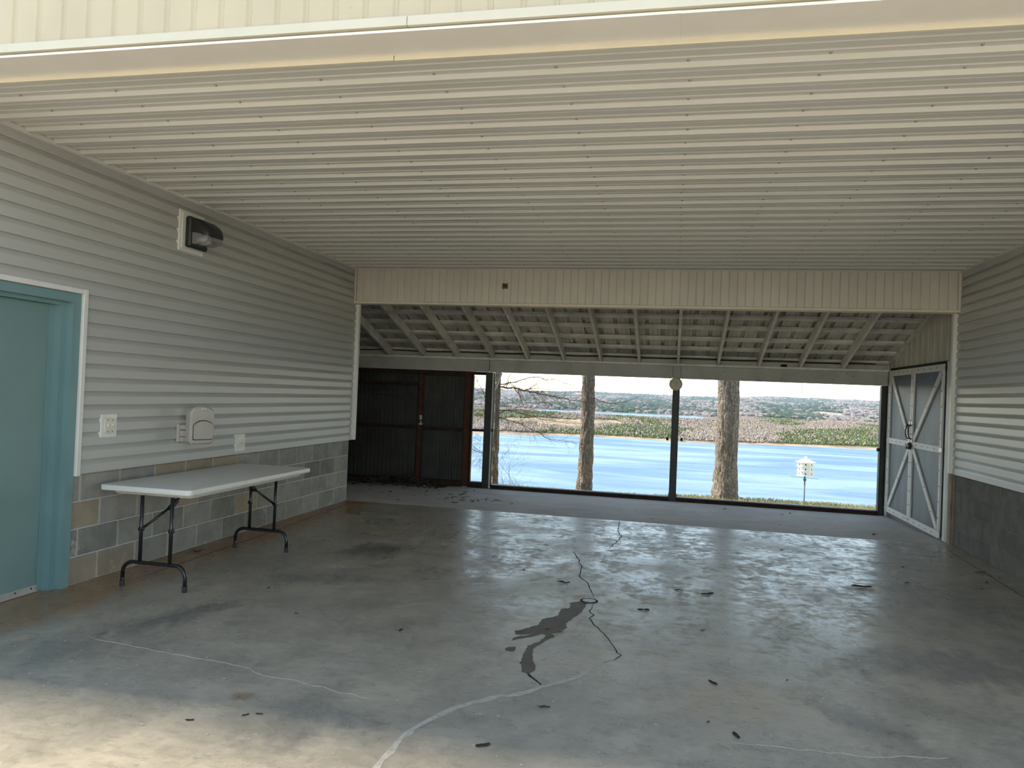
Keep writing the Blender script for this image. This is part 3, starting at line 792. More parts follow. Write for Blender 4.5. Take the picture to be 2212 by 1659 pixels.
while x < XR + .2:
    ln = ag_line(4, 1, .2286, .034)
    MB().sheet(ln, .0015, YE + .03, YB + .42, lambda u, w, t, x=x: (x + u, t, rafter_z(t) + .184 + w)).build('roof_sheet', 'roofsheet', roof)
    x += .9144

# beam over the back openings
beam = MB().box(-6.88, XR - .03, YB - .04, YB + .06, 1.885, 2.10).build('beam', 'beam', origin=(-1.8, YB, 1.885))
tag(beam, 'long whitewashed beam across the top of the back openings', 'beam', kind='structure')
for xa, xb in ((-6.88, -2.995), (-2.985, .012), (.142, XR - .03)):
    MB().bbox(xa, xb, YB - .082, YB - .042, 1.872, 2.075, .003).build('beam_board', 'beam', beam)
MB().bbox(.016, .138, YB - .078, YB - .042, 1.868, 2.075, .003).build('beam_splice', 'beam', beam)
MB().bbox(-6.88, XR - .03, YB - .095, YB + .05, 2.077, 2.112, .003).build('top_plate', 'purlin', beam)
for a, b in zip(RX, RX[1:] + [XR - .03 + .02]):
    MB().box(a + .022, b - .022, YB - .045, YB - .01, 2.114, 2.178).build('blocking', 'beam', beam)
MB().tube([(x, YB - .03 + .01 * math.sin(x * 3), 2.196 + .006 * math.sin(x * 5)) for x in np.arange(-5.6, 3.1, .2)], .009, 6).build('gap_shade', 'cap', beam)  # black strand drawn in for the dark shade between blocking and roof
MB().box(-6.88, XR + .02, YB + .125, YB + .145, 2.02, 2.205).build('sun_leak_board', 'beam', beam)  # unseen board added outside the beam to block sun leaking under the roof
bc = MB()
R = random.Random(5)
for k in range(22):
    x = R.uniform(-2.8, 3.0); z = R.uniform(1.89, 2.05); L = R.uniform(.008, .03); a = R.uniform(0, 3.1)
    bc.obox((x, YB - .0835, z), (x + L * math.cos(a), YB - .0835, z + L * math.sin(a)), .006, .004, up=(0, 1, 0))
o = bc.build('beam_scars', 'darkgap', beam); o['kind'] = 'stuff'
# end walls of the lean-to
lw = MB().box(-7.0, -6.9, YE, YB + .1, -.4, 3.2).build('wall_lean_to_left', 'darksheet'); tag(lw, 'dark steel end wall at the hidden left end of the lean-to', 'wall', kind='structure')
ms = MB().bbox(1.63, 1.71, YB - .10, YB - .05, 2.113, 2.14, .01)
for k in range(10): ms.bbox(1.62 + random.random() * .08, 1.66 + random.random() * .06, YB - .11, YB - .06, 2.113, 2.125 + random.random() * .025, .006)
o = ms.build('wasp_nest', 'leaf2'); tag(o, 'small dark mud nest on the plate above the right opening', 'nest')

# posts and thresholds
def thing_mesh(mb, name, material, label, cat, kind=None, group=None):
    o = mb.build(name, material); tag(o, label, cat, group, kind); return o
ps = empty('post', (-3.0, YB, FB)); tag(ps, 'dark steel post beside the narrow window gap', 'post', kind='structure')
MB().bbox(-3.055, -2.945, YB - .04, YB + .06, FB, 1.872, .004).build('post_body', 'post', ps)
MB().bbox(-2.944, -2.918, YB - .02, YB + .05, FB + .03, 1.872, .003).build('white_edge', 'barnwhite', ps)
MB().bbox(-2.917, -2.905, YB - .01, YB + .03, FB + .03, 1.872, .002).build('jamb_liner', 'post', ps)
MB().obox((-2.90, YB + .03, 1.60), (-2.80, YB + .03, 1.87), .03, .06, up=(0, 1, 0)).build('knee_brace', 'barnwhite', ps)
MB().bbox(-2.925, -2.885, YB - .05, YB - .01, .875, .925, .004).build('latch_block', 'blackmetal', ps)
pm_ = empty('post', (.075, YB, FB)); tag(pm_, 'dark steel post standing between the two wide openings', 'post', kind='structure')
MB().bbox(.02, .132, YB - .04, YB + .06, FB, 1.872, .004).build('post_body', 'post', pm_)
MB().bbox(.012, .14, YB - .05, YB + .07, FB, FB + .12, .004).build('base_shoe', 'post', pm_)
for a, b in ((-.052, -.016), (.168, .204)):
    MB().bbox(a, b, YB - .05, YB - .01, .885, .935, .004).build('latch_block', 'rustdark', pm_)
    MB().box(min(a, b) if a > 0 else b, .02 if a < 0 else a, YB - .04, YB - .02, .90, .92).build('latch_pin', 'alu', pm_) if a < 0 else MB().box(.132, a, YB - .04, YB - .02, .90, .92).build('latch_pin', 'alu', pm_)
pr_ = empty('post', (3.13, YB, FB)); tag(pr_, 'dark steel jamb at the right end of the back opening', 'post', kind='structure')
MB().bbox(3.095, 3.165, YB - .04, YB + .06, FB, 1.872, .004).build('post_body', 'post', pr_)
MB().box(3.164, XR + .035, YB - .02, YB + .05, FB - .02, 2.1).build('sun_leak_filler', 'post', pr_)  # added behind the white jamb to block sun leaking past the post
MB().bbox(3.055, 3.093, YB - .05, YB - .01, .885, .935, .004).build('latch_block', 'blackmetal', pr_)
for xa, xb, lab in ((-2.905, .018, 'left'), (.135, 3.095, 'right')):
    e = empty('threshold', ((xa + xb) / 2, YB, FB)); tag(e, 'low rusty steel threshold under the wide %s opening' % lab, 'threshold', kind='structure')
    MB().bbox(xa, xb, YB - .06, YB + .02, FB, FB + .058, .004).build('sill_angle', 'rustdark', e)
    MB().bbox(xa, xb, YB + .03, YB + .09, FB - .02, FB + .066, .003).build('outer_track', 'barnwhite', e)
    MB().tube([(xa + .02, YB - .064, FB + .018), (xb - .02, YB - .064, FB + .018)], .008, 6).build('sill_rod', 'rust', e)
# thermometer dial on the middle post
th = empty('dial_thermometer', (.066, YB - .09, 1.69)); tag(th, 'round cream dial thermometer at the top of the middle post', 'thermometer')
smooth_by_angle(stack([([(.066 + r * math.cos(2 * math.pi * k / 28), 1.785 + r * math.sin(2 * math.pi * k / 28)) for k in range(28)], y) for r, y in ((.098, 0), (.104, .01), (.104, .03), (.095, .038))]).build('rim', 'dialrim'), 30)
rim = bpy.context.scene.collection.objects[-1]
# stack() works in x/y with height z: turn it to face the carport
V = np.array([v.co for v in rim.data.vertices]) + np.array(WORLD[rim])
Vn = np.stack([V[:, 0], YB - .055 - V[:, 2], V[:, 1]], 1)
o_ = np.array((.066, YB - .07, 1.785))
for v, q in zip(rim.data.vertices, Vn - o_): v.co = q
place(rim, o_, th); rim.data.update()
MB().disc((.066, YB - .0955, 1.785), .090, 28, 'y', .004).build('dial_face', 'dial', th)
MB().obox((.05, YB - .098, 1.755), (.088, YB - .098, 1.822), .004, .003, up=(0, 1, 0)).build('needle', 'darkgap', th)
mk = MB()
for k in range(-5, 6):
    a = math.radians(90 + k * 25)
    mk.obox((.066 + .07 * math.cos(a), YB - .0972, 1.785 + .07 * math.sin(a)), (.066 + .082 * math.cos(a), YB - .0972, 1.785 + .082 * math.sin(a)), .003, .002, up=(0, 1, 0))
o = mk.build('scale_marks', 'rustdark', th); o['kind'] = 'stuff'
hw = MB().tube([(1.956, YB - .07, 1.875), (1.957, YB - .07, 1.80), (1.96, YB - .07, 1.72), (1.972, YB - .07, 1.705), (1.976, YB - .07, 1.72)], .004, 6)
o = hw.build('hanging_wire', 'pole'); tag(o, 'thin wire hook hanging from the beam in the right opening', 'wire')

# ------------------------------------------------------------------ dark steel sheds doors at the back left
def ribbed_x(xa, xb, z0, z1, y, name, material, parent, pitch=.2286):
    n = max(1, int(math.ceil((xb - xa) / pitch)))
    for k in range(n):
        a = xa + k * pitch
        ln = [(min(a + u, xb), -w) for u, w in ag_line(1, 1, pitch, .016)]
        if ln[-1][0] - ln[0][0] < .02: continue
        MB().sheet(ln, .0015, z0, z1, lambda u, w, t: (u, y + w, t)).build(name, material, parent)
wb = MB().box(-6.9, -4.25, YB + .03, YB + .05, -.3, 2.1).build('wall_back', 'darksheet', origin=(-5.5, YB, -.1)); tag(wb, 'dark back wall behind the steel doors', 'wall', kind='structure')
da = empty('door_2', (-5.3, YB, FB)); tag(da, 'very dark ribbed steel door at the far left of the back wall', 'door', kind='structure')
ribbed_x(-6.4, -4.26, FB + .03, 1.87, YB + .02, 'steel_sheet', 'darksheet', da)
MB().bbox(-6.4, -3.98, YB - .10, YB - .04, 1.80, 1.872, .004).build('door_track', 'rustdark', da)
MB().bbox(-6.4, -4.2, YB - .05, YB - .005, 1.60, 1.655, .004).build('rail', 'rustdark', da)
MB().bbox(-6.4, -4.2, YB - .05, YB - .005, .86, .915, .004).build('rail', 'rustdark', da)
MB().bbox(-6.4, -4.2, YB - .05, YB - .005, FB - .03, FB + .09, .004).build('rail', 'rustdark', da)
MB().bbox(-5.02, -4.58, YB - .09, YB - .05, 1.50, 1.58, .004).build('box_bracket', 'post', da)
MB().bbox(-5.09, -4.53, YB - .07, YB - .05, 1.425, 1.445, .004).build('shelf_bar', 'post', da)
db = empty('door_3', (-3.72, YB, FB)); tag(db, 'ribbed steel door in a rusty red frame next to the narrow window gap', 'door', kind='structure')
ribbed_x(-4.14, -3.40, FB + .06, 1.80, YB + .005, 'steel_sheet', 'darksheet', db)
MB().bbox(-4.225, -4.14, YB - .06, YB + .02, FB + .01, 1.872, .004).build('stile', 'rust', db)
MB().bbox(-3.40, -3.30, YB - .06, YB + .02, FB + .01, 1.872, .004).build('stile', 'rust', db)
MB().bbox(-4.14, -3.40, YB - .058, YB + .0, 1.785, 1.888, .004).build('rail', 'rustdark', db)
MB().bbox(-4.14, -3.40, YB - .058, YB + .0, .85, .905, .004).build('rail', 'rustdark', db)
MB().bbox(-4.14, -3.40, YB - .058, YB + .0, FB - .03, FB + .10, .004).build('rail', 'rustdark', db)
lk = MB().bbox(-4.175, -4.135, YB - .10, YB - .06, 1.02, 1.10, .005).bbox(-4.19, -4.12, YB - .085, YB - .06, .935, .965, .004).bbox(-4.165, -4.14, YB - .09, YB - .06, .97, 1.0, .004)
lk.build('door_latch', 'alu', db)
ch = MB().tube([(-3.91 + .165 * k / 9, YB - .07, 1.80 - .19 * (1 - (2 * k / 9 - 1) ** 2)) for k in range(10)] , .009, 6)
# a rope loop hanging from two nails at the head of the door
o = ch.build('rope_loop', 'rubber'); tag(o, 'dark rope hanging in a loop on the red framed door', 'rope')
wn = empty('window_1', (-3.18, YB, FB)); tag(wn, 'narrow open window gap with one cross bar left of the post', 'window', kind='structure')
MB().bbox(-3.299, -3.272, YB - .03, YB + .03, FB + .05, 1.835, .003).build('window_frame', 'rustdark', wn)
MB().bbox(-3.272, -3.262, YB + .01, YB + .03, FB + .10, 1.80, .002).build('frame_edge', 'barnwhite', wn)
MB().bbox(-3.30, -3.056, YB - .03, YB + .03, 1.82, 1.872, .003).build('head_bar', 'rustdark', wn)
MB().bbox(-3.272, -3.056, YB - .02, YB + .02, .868, .905, .003).build('cross_bar', 'rustdark', wn)
MB().bbox(-3.30, -3.056, YB - .04, YB + .04, FB, FB + .085, .003).build('window_sill', 'rustdark', wn)
MB().bbox(-3.272, -3.056, YB + .02, YB + .05, FB + .085, FB + .10, .002).build('sill_edge', 'barnwhite', wn)

# ------------------------------------------------------------------ right end wall of the lean-to and the double barn doors
wx = MB()
P = [(YE + .02, -.4), (YB + .12, -.4), (YB + .12, rafter_z(YB + .12) + .14), (YE + .02, rafter_z(YE + .02) + .14)]
wx.extrude(P, XR + .03, XR + .12, lambda u, w, t: (t, u, w))
wx = wx.build('wall_lean_to_right', 'wallsheet', origin=(XR + .1, 10.8, 0)); tag(wx, 'cream steel end wall of the lean-to around the double doors', 'wall', kind='structure')
y = YE + .07
while y < YB + .05:
    pr = ag_line(1, 1, .2286, .014)
    mb = MB(); n_ = len(pr); Pp = []
    for (u, w) in pr:
        yy = min(y + u, YB + .06); Pp.append((XR + .022 - w, yy, 2.135)); 
    for (u, w) in pr:
        yy = min(y + u, YB + .06); Pp.append((XR + .022 - w, yy, max(2.14, rafter_z(yy) + .13)))
    for (u, w) in pr:
        yy = min(y + u, YB + .06); Pp.append((XR + .028, yy, 2.135))
    for (u, w) in pr:
        yy = min(y + u, YB + .06); Pp.append((XR + .028, yy, max(2.14, rafter_z(yy) + .13)))
    f = []
    for i in range(n_ - 1):
        f += [(i, i + 1, n_ + i + 1, n_ + i), (2 * n_ + i, 3 * n_ + i, 3 * n_ + i + 1, 2 * n_ + i + 1), (i, 2 * n_ + i, 2 * n_ + i + 1, i + 1), (n_ + i, n_ + i + 1, 3 * n_ + i + 1, 3 * n_ + i)]
    mb.poly(Pp, f).build('wall_sheet', 'wallsheet', wx)
    y += .2286
MB().obox((XR + .005, YE + .1, rafter_z(YE + .1) + .135), (XR + .005, YB + .02, rafter_z(YB + .02) + .135), .03, .05, up=(0, 0, 1)).build('rake_trim', 'wood', wx)
MB().bbox(XR - .02, XR + .03, 9.52, 9.60, .0, 2.60, .005).build('corner_channel', 'wallsheet', wx)
MB().bbox(XR - .01, XR + .03, 9.62, 9.70, .0, 2.13, .005).build('door_jamb', 'barnwhite', wx)
MB().bbox(XR - .02, XR + .03, YB - .12, YB - .055, lean_floor(YB) - .01, 2.13, .005).build('door_jamb', 'barnwhite', wx)
MB().bbox(XR - .012, XR + .03, 9.70, YB - .12, 2.104, 2.134, .003).build('door_header', 'darkgap', wx)
MB().box(XR + .004, XR + .03, 9.72, YB - .12, -.10, .05).build('kick_sheet', 'barnpanel', wx)

def barn_leaf(name, label, y0, y1, center):
    """leaf in the plane x = XR; `center` is the meeting edge"""
    e = empty(name, (XR, (y0 + y1) / 2, .012)); tag(e, label, 'door', kind='structure')
    z0, z1, zm0, zm1 = .012, 2.098, 1.025, 1.108
    MB().box(XR - .006, XR + .006, y0 + .01, y1 - .01, z0 + .01, z1 - .01).build('door_panel', 'barnpanel', e)
    xa, xb = XR - .028, XR - .006
    outer = y0 if abs(y1 - center) < .05 else y1
    ws = .062
    MB().bbox(xa, xb, y0, y0 + ws, z0 + .085, z1 - .085, .003).build('stile', 'barnwhite', e)
    MB().bbox(xa, xb, y1 - ws, y1, z0 + .085, z1 - .085, .003).build('stile', 'barnwhite', e)
    for a, b in ((z0, z0 + .084), (zm0, zm1), (z1 - .084, z1)):
        if a == zm0: MB().bbox(xa, xb, y0 + ws + .001, y1 - ws - .001, a, b, .003).build('rail', 'barnwhite', e)
        else: MB().bbox(xa, xb, y0, y1, a, b, .003).build('rail', 'barnwhite', e)
    inn = y0 + ws + .03 if outer == y1 else y1 - ws - .03
    out = y1 - ws - .03 if outer == y1 else y0 + ws + .03
    for a, b in (((out, z1 - .10), (inn, zm1 + .02)), ((out, z0 + .10), (inn, zm0 - .02))):
        MB().obox((XR - .0165, a[0], a[1]), (XR - .0165, b[0], b[1]), .072, .018, up=(1, 0, 0)).build('brace', 'barnwhite', e)
    s = MB()
    for yy in (y0 + .03, y1 - .03):
        z = z0 + .05
        while z < z1: s.disc((xa - .003, yy, z), .008, 7, 'x', .004); z += .19
    for zz in (z0 + .04, (zm0 + zm1) / 2, z1 - .04):
        for k in range(1, 5): s.disc((xa - .003, y0 + (y1 - y0) * k / 5, zz), .008, 7, 'x', .004)
    for a, b in (((out, z1 - .10), (inn, zm1 + .02)), ((out, z0 + .10), (inn, zm0 - .02))):
        for k in (.2, .5, .8): s.disc((XR - .029, a[0] + (b[0] - a[0]) * k, a[1] + (b[1] - a[1]) * k), .008, 7, 'x', .004)
    o = s.build('door_screws', 'darkgap', e); o['kind'] = 'stuff'
    for zz in (z1 - .05, 1.065, z0 + .05):
        yy = outer
        MB().bbox(xa - .008, xa, yy - .045, yy + .045, zz - .025, zz + .025, .002).build('hinge', 'alu', e)
    hy = center + (.055 if outer == y1 else -.055)
    hd = MB().tube([(xa, hy, 1.33), (xa - .035, hy, 1.315), (xa - .05, hy, 1.26), (xa - .048, hy, 1.20), (xa - .032, hy, 1.15), (xa, hy, 1.135)], .008, 8).build('handle', 'blackmetal', e, smooth=True)
    MB().bbox(xa - .006, xa, hy - .02, hy + .02, 1.31, 1.37, .002).bbox(xa - .006, xa, hy - .02, hy + .02, 1.095, 1.15, .002).build('handle_plate', 'alu', hd)
    return e
barn_leaf('door_4', 'far leaf of the white braced barn doors, next to the lake opening', 10.925, 11.99, 10.92)
nb = barn_leaf('door_5', 'near leaf of the white braced barn doors, next to the right wall', 9.76, 10.915, 10.92)
MB().bbox(XR - .075, XR - .028, 10.84, 10.99, 1.035, 1.06, .004).bbox(XR - .07, XR - .03, 10.87, 10.90, 1.0, 1.09, .004).bbox(XR - .07, XR - .03, 10.945, 10.97, 1.0, 1.07, .004).build('sliding_bolt', 'blackmetal', nb)

# ------------------------------------------------------------------ rusty box in the rear header
eb = empty('electrical_box', (-2.142, YH, 2.874)); tag(eb, 'small rusty square electrical box open in the rear header', 'electrical box')
MB().box(-2.18, -2.104, YH - .008, YH + .003, 2.945 - .010, 2.945).box(-2.18, -2.104, YH - .008, YH + .003, 2.874, 2.884).box(-2.18, -2.17, YH - .008, YH + .003, 2.884, 2.935).box(-2.114, -2.104, YH - .008, YH + .003, 2.884, 2.935).build('box_rim', 'leaf1', eb)
MB().box(-2.17, -2.114, YH - .0045, YH - .001, 2.884, 2.935).build('box_back', 'leaf3', eb)
MB().disc((-2.142, YH - .007, 2.909), .014, 10, 'y', .004).build('knockout', 'darkgap', eb)

# ------------------------------------------------------------------ drain, wet patch, leaves
dr = empty('floor_drain', (-.545, 5.62, 0)); tag(dr, 'small round white floor drain at the crack in the concrete', 'drain')
rings = [[(-.545 + r * math.cos(2 * math.pi * k / 24), 5.615 + r * .95 * math.sin(2 * math.pi * k / 24), z) for k in range(24)] for r, z in ((.068, .0002), (.066, .004), (.052, .004), (.050, .0005))]
MB().poly([q for r in rings for q in r], [(j * 24 + i, j * 24 + (i + 1) % 24, (j + 1) * 24 + (i + 1) % 24, (j + 1) * 24 + i) for j in range(3) for i in range(24)]).build('drain_ring', 'darkgap', dr)
gr = MB()
for k in range(-3, 4):
    h = math.sqrt(max(.052 ** 2 - (k * .014) ** 2, .0001)); gr.box(-.545 - h, -.545 + h, 5.615 + k * .014 - .0042, 5.615 + k * .014 + .0042, .0008, .0035)
gr.build('drain_grate', 'chip', dr)
MB().disc((-.545, 5.615, .0003), .051, 24, 'z', .0004).build('drain_pit', 'darkgap', dr)
def flat_patch(pts, name, material, z=.0010, parent=None, wig=.006, seed=3):
    R = random.Random(seed); Q = []
    for a, b in zip(pts, pts[1:] + pts[:1]):
        n = max(1, int(math.hypot(b[0] - a[0], b[1] - a[1]) / .025))
        for k in range(n): Q.append((a[0] + (b[0] - a[0]) * k / n + R.uniform(-wig, wig), a[1] + (b[1] - a[1]) * k / n + R.uniform(-wig, wig) * 1.6))
    import bmesh
    bm = bmesh.new(); vs_ = [bm.verts.new((a, b, 0)) for a, b in Q]; fc = bm.faces.new(vs_)
    bmesh.ops.triangulate(bm, faces=[fc])
    me = bpy.data.meshes.new(name); bm.to_mesh(me); bm.free()
    vv = [(v.co.x, v.co.y, z) for v in me.vertices]; ff = [tuple(p.vertices) for p in me.polygons]
    n = len(vv)
    return MB().poly(vv + [(a, b, z - .004) for a, b, _ in vv], ff).build(name, material, parent)
wp = [(-.582, 5.613), (-.547, 5.548), (-.561, 5.43), (-.567, 5.307), (-.594, 5.182), (-.638, 5.013), (-.616, 4.916), (-.66, 4.80), (-.70, 4.767), (-.661, 4.705), (-.711, 4.613), (-.744, 4.504),
      (-.755, 4.439), (-.728, 4.261), (-.681, 4.125), (-.708, 4.044), (-.746, 4.053), (-.784, 4.188), (-.796, 4.358), (-.798, 4.485), (-.745, 4.592), (-.722, 4.71), (-.752, 4.735),
      (-.811, 4.66), (-.878, 4.592), (-.914, 4.552), (-.90, 4.62), (-.83, 4.69), (-.80, 4.74), (-.85, 4.70), (-.918, 4.66), (-.93, 4.73), (-.875, 4.805), (-.808, 4.91), (-.808, 5.038), (-.714, 5.161), (-.715, 5.324), (-.656, 5.382), (-.679, 5.499)]
o = flat_patch(wp, 'wet_patch', 'wet'); tag(o, 'dark wet trail spreading from the floor drain towards the viewer', 'puddle')
o = flat_patch([(-.90, 4.42), (-.86, 4.44), (-.85, 4.40), (-.87, 4.36), (-.91, 4.36), (-.92, 4.39)], 'wet_patch', 'wet', seed=8); tag(o, 'small separate wet spot at the end of the wet trail', 'puddle')

def leaf_mesh(kind, seed):
    R = random.Random(seed); P = []
    n = 14
    for k in range(n):
        a = 2 * math.pi * k / n
        r = .5 + .5 * abs(math.cos(a)) if kind != 'oak' else (.42 + .5 * abs(math.cos(a))) * (1 if k % 2 else .68)
        P.append((r * math.cos(a), .55 * r * math.sin(a), R.uniform(.02, .22)))
    P.append((0, 0, .03))
    P += [(a, b, c - .02) for a, b, c in P]
    f = [(n, k, (k + 1) % n) for k in range(n)] + [(2 * n + 1, n + 1 + (k + 1) % n, n + 1 + k) for k in range(n)] + [(k, n + 1 + k, n + 1 + (k + 1) % n, (k + 1) % n) for k in range(n)]
    me = bpy.data.meshes.new('leaf'); me.from_pydata(P, [], f); me.materials.append(M['leaf2']); return me
LM = [leaf_mesh('oak', s) for s in range(4)] + [leaf_mesh('plain', s) for s in range(3)]
def leaf(x, y, L, rot, material, label, group=None, mesh=None, cat='leaf', z=0.0):
    me = LM[random.randrange(len(LM))] if mesh is None else LM[mesh]
    ob = bpy.data.objects.new('fallen_leaf', me); COL.objects.link(ob)
    ob.material_slots[0].link = 'OBJECT'; ob.material_slots[0].material = M[material]
    ob.location = (x, y, z + .0012); ob.rotation_euler = (0, 0, rot); ob.scale = (L / 2, L / 2, L / 2)
    tag(ob, label, cat, group)
leaf(-.655, 4.80, .085, .3, 'leaf1', 'bright orange-brown oak leaf lying on the edge of the wet trail', mesh=0)
leaf(-.742, 4.86, .06, -.4, 'leaf1', 'smaller reddish brown oak leaf lying within the wet trail', mesh=1)
leaf(-.802, 6.077, .13, .1, 'leaf2', 'dark flat oak leaf on the floor just behind the drain, to its left', mesh=2)
leaf(.114, 6.184, .10, -.3, 'leaf2', 'dark curled leaf on the floor behind and right of the drain', mesh=3)
leaf(.34, 6.138, .12, .6, 'leaf2', 'long dark leaf on the shiny floor, second leaf right of the drain', mesh=4)
leaf(1.653, 6.865, .20, .0, 'leaf2', 'large dark leaf clump on the shiny floor towards the right wall', mesh=0)
leaf(-.139, 5.511, .09, .2, 'leaf2', 'dark leaf with a twig on the floor close to the right of the drain', mesh=5)
leaf(2.961, 7.941, .15, .4, 'leaf1', 'large brown leaf beside the foot of the right block wall', mesh=0)
leaf(-4.11, 5.959, .11, .9, 'leaf2', 'dark leaf at the foot of the block wall behind the table', mesh=2)
leaf(-3.25, 5.891, .04, .2, 'green', 'tiny bright green leaf on the floor in front of the table', mesh=6)
leaf(-.743, 3.162, .07, .6, 'leaf2', 'dark slim leaf in the foreground right of the long filled crack', mesh=4)
leaf(-.554, 3.635, .08, .1, 'leaf3', 'pale brown crushed leaf in the foreground right of the filled crack', mesh=3)
leaf(-2.07, 3.008, .05, .3, 'leaf2', 'small dark leaf in the left foreground, leftmost of three', mesh=1)
leaf(-1.866, 3.128, .045, 1.0, 'leaf2', 'small dark leaf in the left foreground, middle of three', mesh=2)
leaf(-1.812, 3.156, .045, .2, 'leaf2', 'small dark leaf in the left foreground, rightmost of three', mesh=0)
grp = 'dry leaf crumbs on the carport floor'
R = random.Random(21)
for (x, y) in ((3.004, 7.824), (3.046, 7.73), (.999, 7.087), (-1.625, 4.5), (.265, 5.166), (.689, 4.399), (.733, 6.823), (2.264, 7.901), (2.661, 8.385), (.281, 4.224), (.351, 3.596), (.232, 3.709),
               (2.7, 7.2), (2.85, 7.5), (2.4, 8.9), (-2.4, 4.6), (-2.9, 5.1), (-1.2, 6.4), (-1.5, 7.6), (1.2, 8.3), (2.1, 7.2), (1.9, 8.6)):
    leaf(x, y, R.uniform(.03, .07), R.uniform(0, 3), 'leaf2', 'tiny dark leaf crumb lying on the smooth carport floor', grp)
grp = 'leaves blown onto the lean-to slab'
pts = [(-3.971, 10.256), (-3.657, 9.804), (-2.908, 10.462), (-2.725, 10.302), (-2.522, 10.309), (-2.453, 10.446), (-4.482, 10.783), (-4.126, 11.245)]
pts += [(R.gauss(-2.7, .28), R.gauss(10.55, .2)) for k in range(26)] + [(R.uniform(-4.2, -2.9), R.uniform(10.2, 11.6)) for k in range(18)] + [(R.uniform(-.5, 2.8), R.uniform(9.6, 11.6)) for k in range(8)]
for (x, y) in pts:
    leaf(x, y, R.uniform(.035, .10), R.uniform(0, 3), 'leaf2', 'small dark leaf scattered on the lean-to slab', grp, z=lean_floor(y))
# the drift of leaf litter in the dark corner
lt = MB()
for k in range(1500):
    x = R.uniform(-6.2, -3.6); hgt = max(0, .17 * math.exp(-((x + 4.35) / .45) ** 2) + .05 * math.exp(-((x + 5.6) / .8) ** 2))
    y = YB - .08 - abs(R.gauss(0, .24)); z = lean_floor(y) + max(0, hgt * (1 - (YB - .08 - y) / .5)) * R.random() + .004
    a, L = R.uniform(0, 6.28), R.uniform(.018, .05); t1, t2 = R.uniform(-.5, .5), R.uniform(-.5, .5)
    c_, s_ = math.cos(a) * L, math.sin(a) * L
    lt.poly([(x - c_, y - s_, z), (x - s_ * .5, y + c_ * .5, z + t1 * L), (x + c_, y + s_, z + t2 * L * .5), (x + s_ * .5, y - c_ * .5, z - t1 * L * .3)], [(0, 1, 2), (0, 2, 3)])
o = lt.build('leaf_litter', 'leaf3', fix=False); tag(o, 'drift of dry leaf litter in the dark corner below the steel doors', 'leaf litter', kind='stuff')
ch_ = MB()
for k in range(90):
    x, y, L = R.uniform(-3.4, 1.4), R.uniform(2.9, 4.4), R.uniform(.003, .011)
    ch_.poly([(x, y, .0012), (x + L, y + L * .3, .003), (x + L * .8, y + L, .002), (x - L * .2, y + L * .7, .0035)], [(0, 1, 2), (0, 2, 3)])
o = ch_.build('paint_chips', 'chip', fix=False); tag(o, 'tiny pale paint chips sprinkled over the near floor', 'paint chips', kind='stuff')

# ------------------------------------------------------------------ outdoors: drive, bank, lake, hills
dv = MB().poly([(-400, -400, -.02), (400, -400, -.02), (400, 2.0, -.02), (-400, 2.0, -.02)], [(0, 1, 2, 3)]).build('drive', 'drive', fix=False); tag(dv, 'pale sunlit drive in front of the carport', 'ground', kind='structure')
for nm, xa, xb in (('a', -400, -7), ('b', 3.5, 400)):
    g = MB().poly([(xa, 2.0, -.02), (xb, 2.0, -.02), (xb, 12.3, -.09), (xa, 12.3, -.09)], [(0, 1, 2, 3)]).build('side_yard', 'bank', fix=False)
    tag(g, 'dry grass yard beside the building, %s of the carport' % ('left' if nm == 'a' else 'right'), 'ground', kind='structure')
LAKE = CAM_H - 86.5
def bank_z(x, y):
    d = y - 12.3
    ridge = 15.6 + .4 * math.sin(x * .7)
    low = .06 * (1 - 1 / (1 + math.exp(-max(-20, min(20, (x - .2) * 2.0)))))
    z = -.09 - .098 * min(d, ridge - 12.3) - low * min(1, d / 2)
    if y > ridge: z -= (y - ridge) * (.20 + .05 * min(1, (y - ridge) / 10))
    z += .03 * noise.noise(Vector((x * 1.3, y * 1.3, 0))) * min(1, d)
    return z
xs = list(np.concatenate([[-400, -150, -60, -25], np.arange(-10, 12.01, .25), [20, 45, 100, 200, 400]]))
ys = list(np.concatenate([np.arange(12.3, 22.01, .22), [24, 28, 34, 45, 70, 120, 200, 300, 380]]))
V = [(x, y, bank_z(x, y) if y < 25 else max(bank_z(x, y), LAKE - 6)) for y in ys for x in xs]
nx_ = len(xs)
bk = MB().poly(V, [(j * nx_ + i, j * nx_ + i + 1, (j + 1) * nx_ + i + 1, (j + 1) * nx_ + i) for j in range(len(ys) - 1) for i in range(nx_ - 1)]).build('grass_bank', 'bank', smooth=True, fix=False, origin=(0, 12.3, 0))
tag(bk, 'dry grassy bank falling away behind the openings', 'bank', kind='structure')
gb = MB()
for k in range(26000):
    x, y = R.uniform(-4.5, 6.5), 12.4 + 4.4 * R.random() ** .8
    z = bank_z(x, y)
    dens = noise.noise(Vector((x * 1.1, y * 1.1, 4)))
    if dens < -.25: continue
    a, h, w = R.uniform(0, 6.28), R.uniform(.025, .075) * (1 + .5 * dens), R.uniform(.002, .004)
    lx, ly = R.gauss(0, .4) * h, R.gauss(0, .4) * h
    gb.poly([(x - w * math.cos(a), y - w * math.sin(a), z - .01), (x + w * math.cos(a), y + w * math.sin(a), z - .01), (x + lx * .4 + w * .5, y + ly * .4, z + h * .6), (x + lx, y + ly, z + h)], [(0, 1, 2), (0, 2, 3)])
o = gb.build('grass', 'blade', fix=False); tag(o, 'short dry grass growing along the edge of the bank', 'grass', kind='stuff')

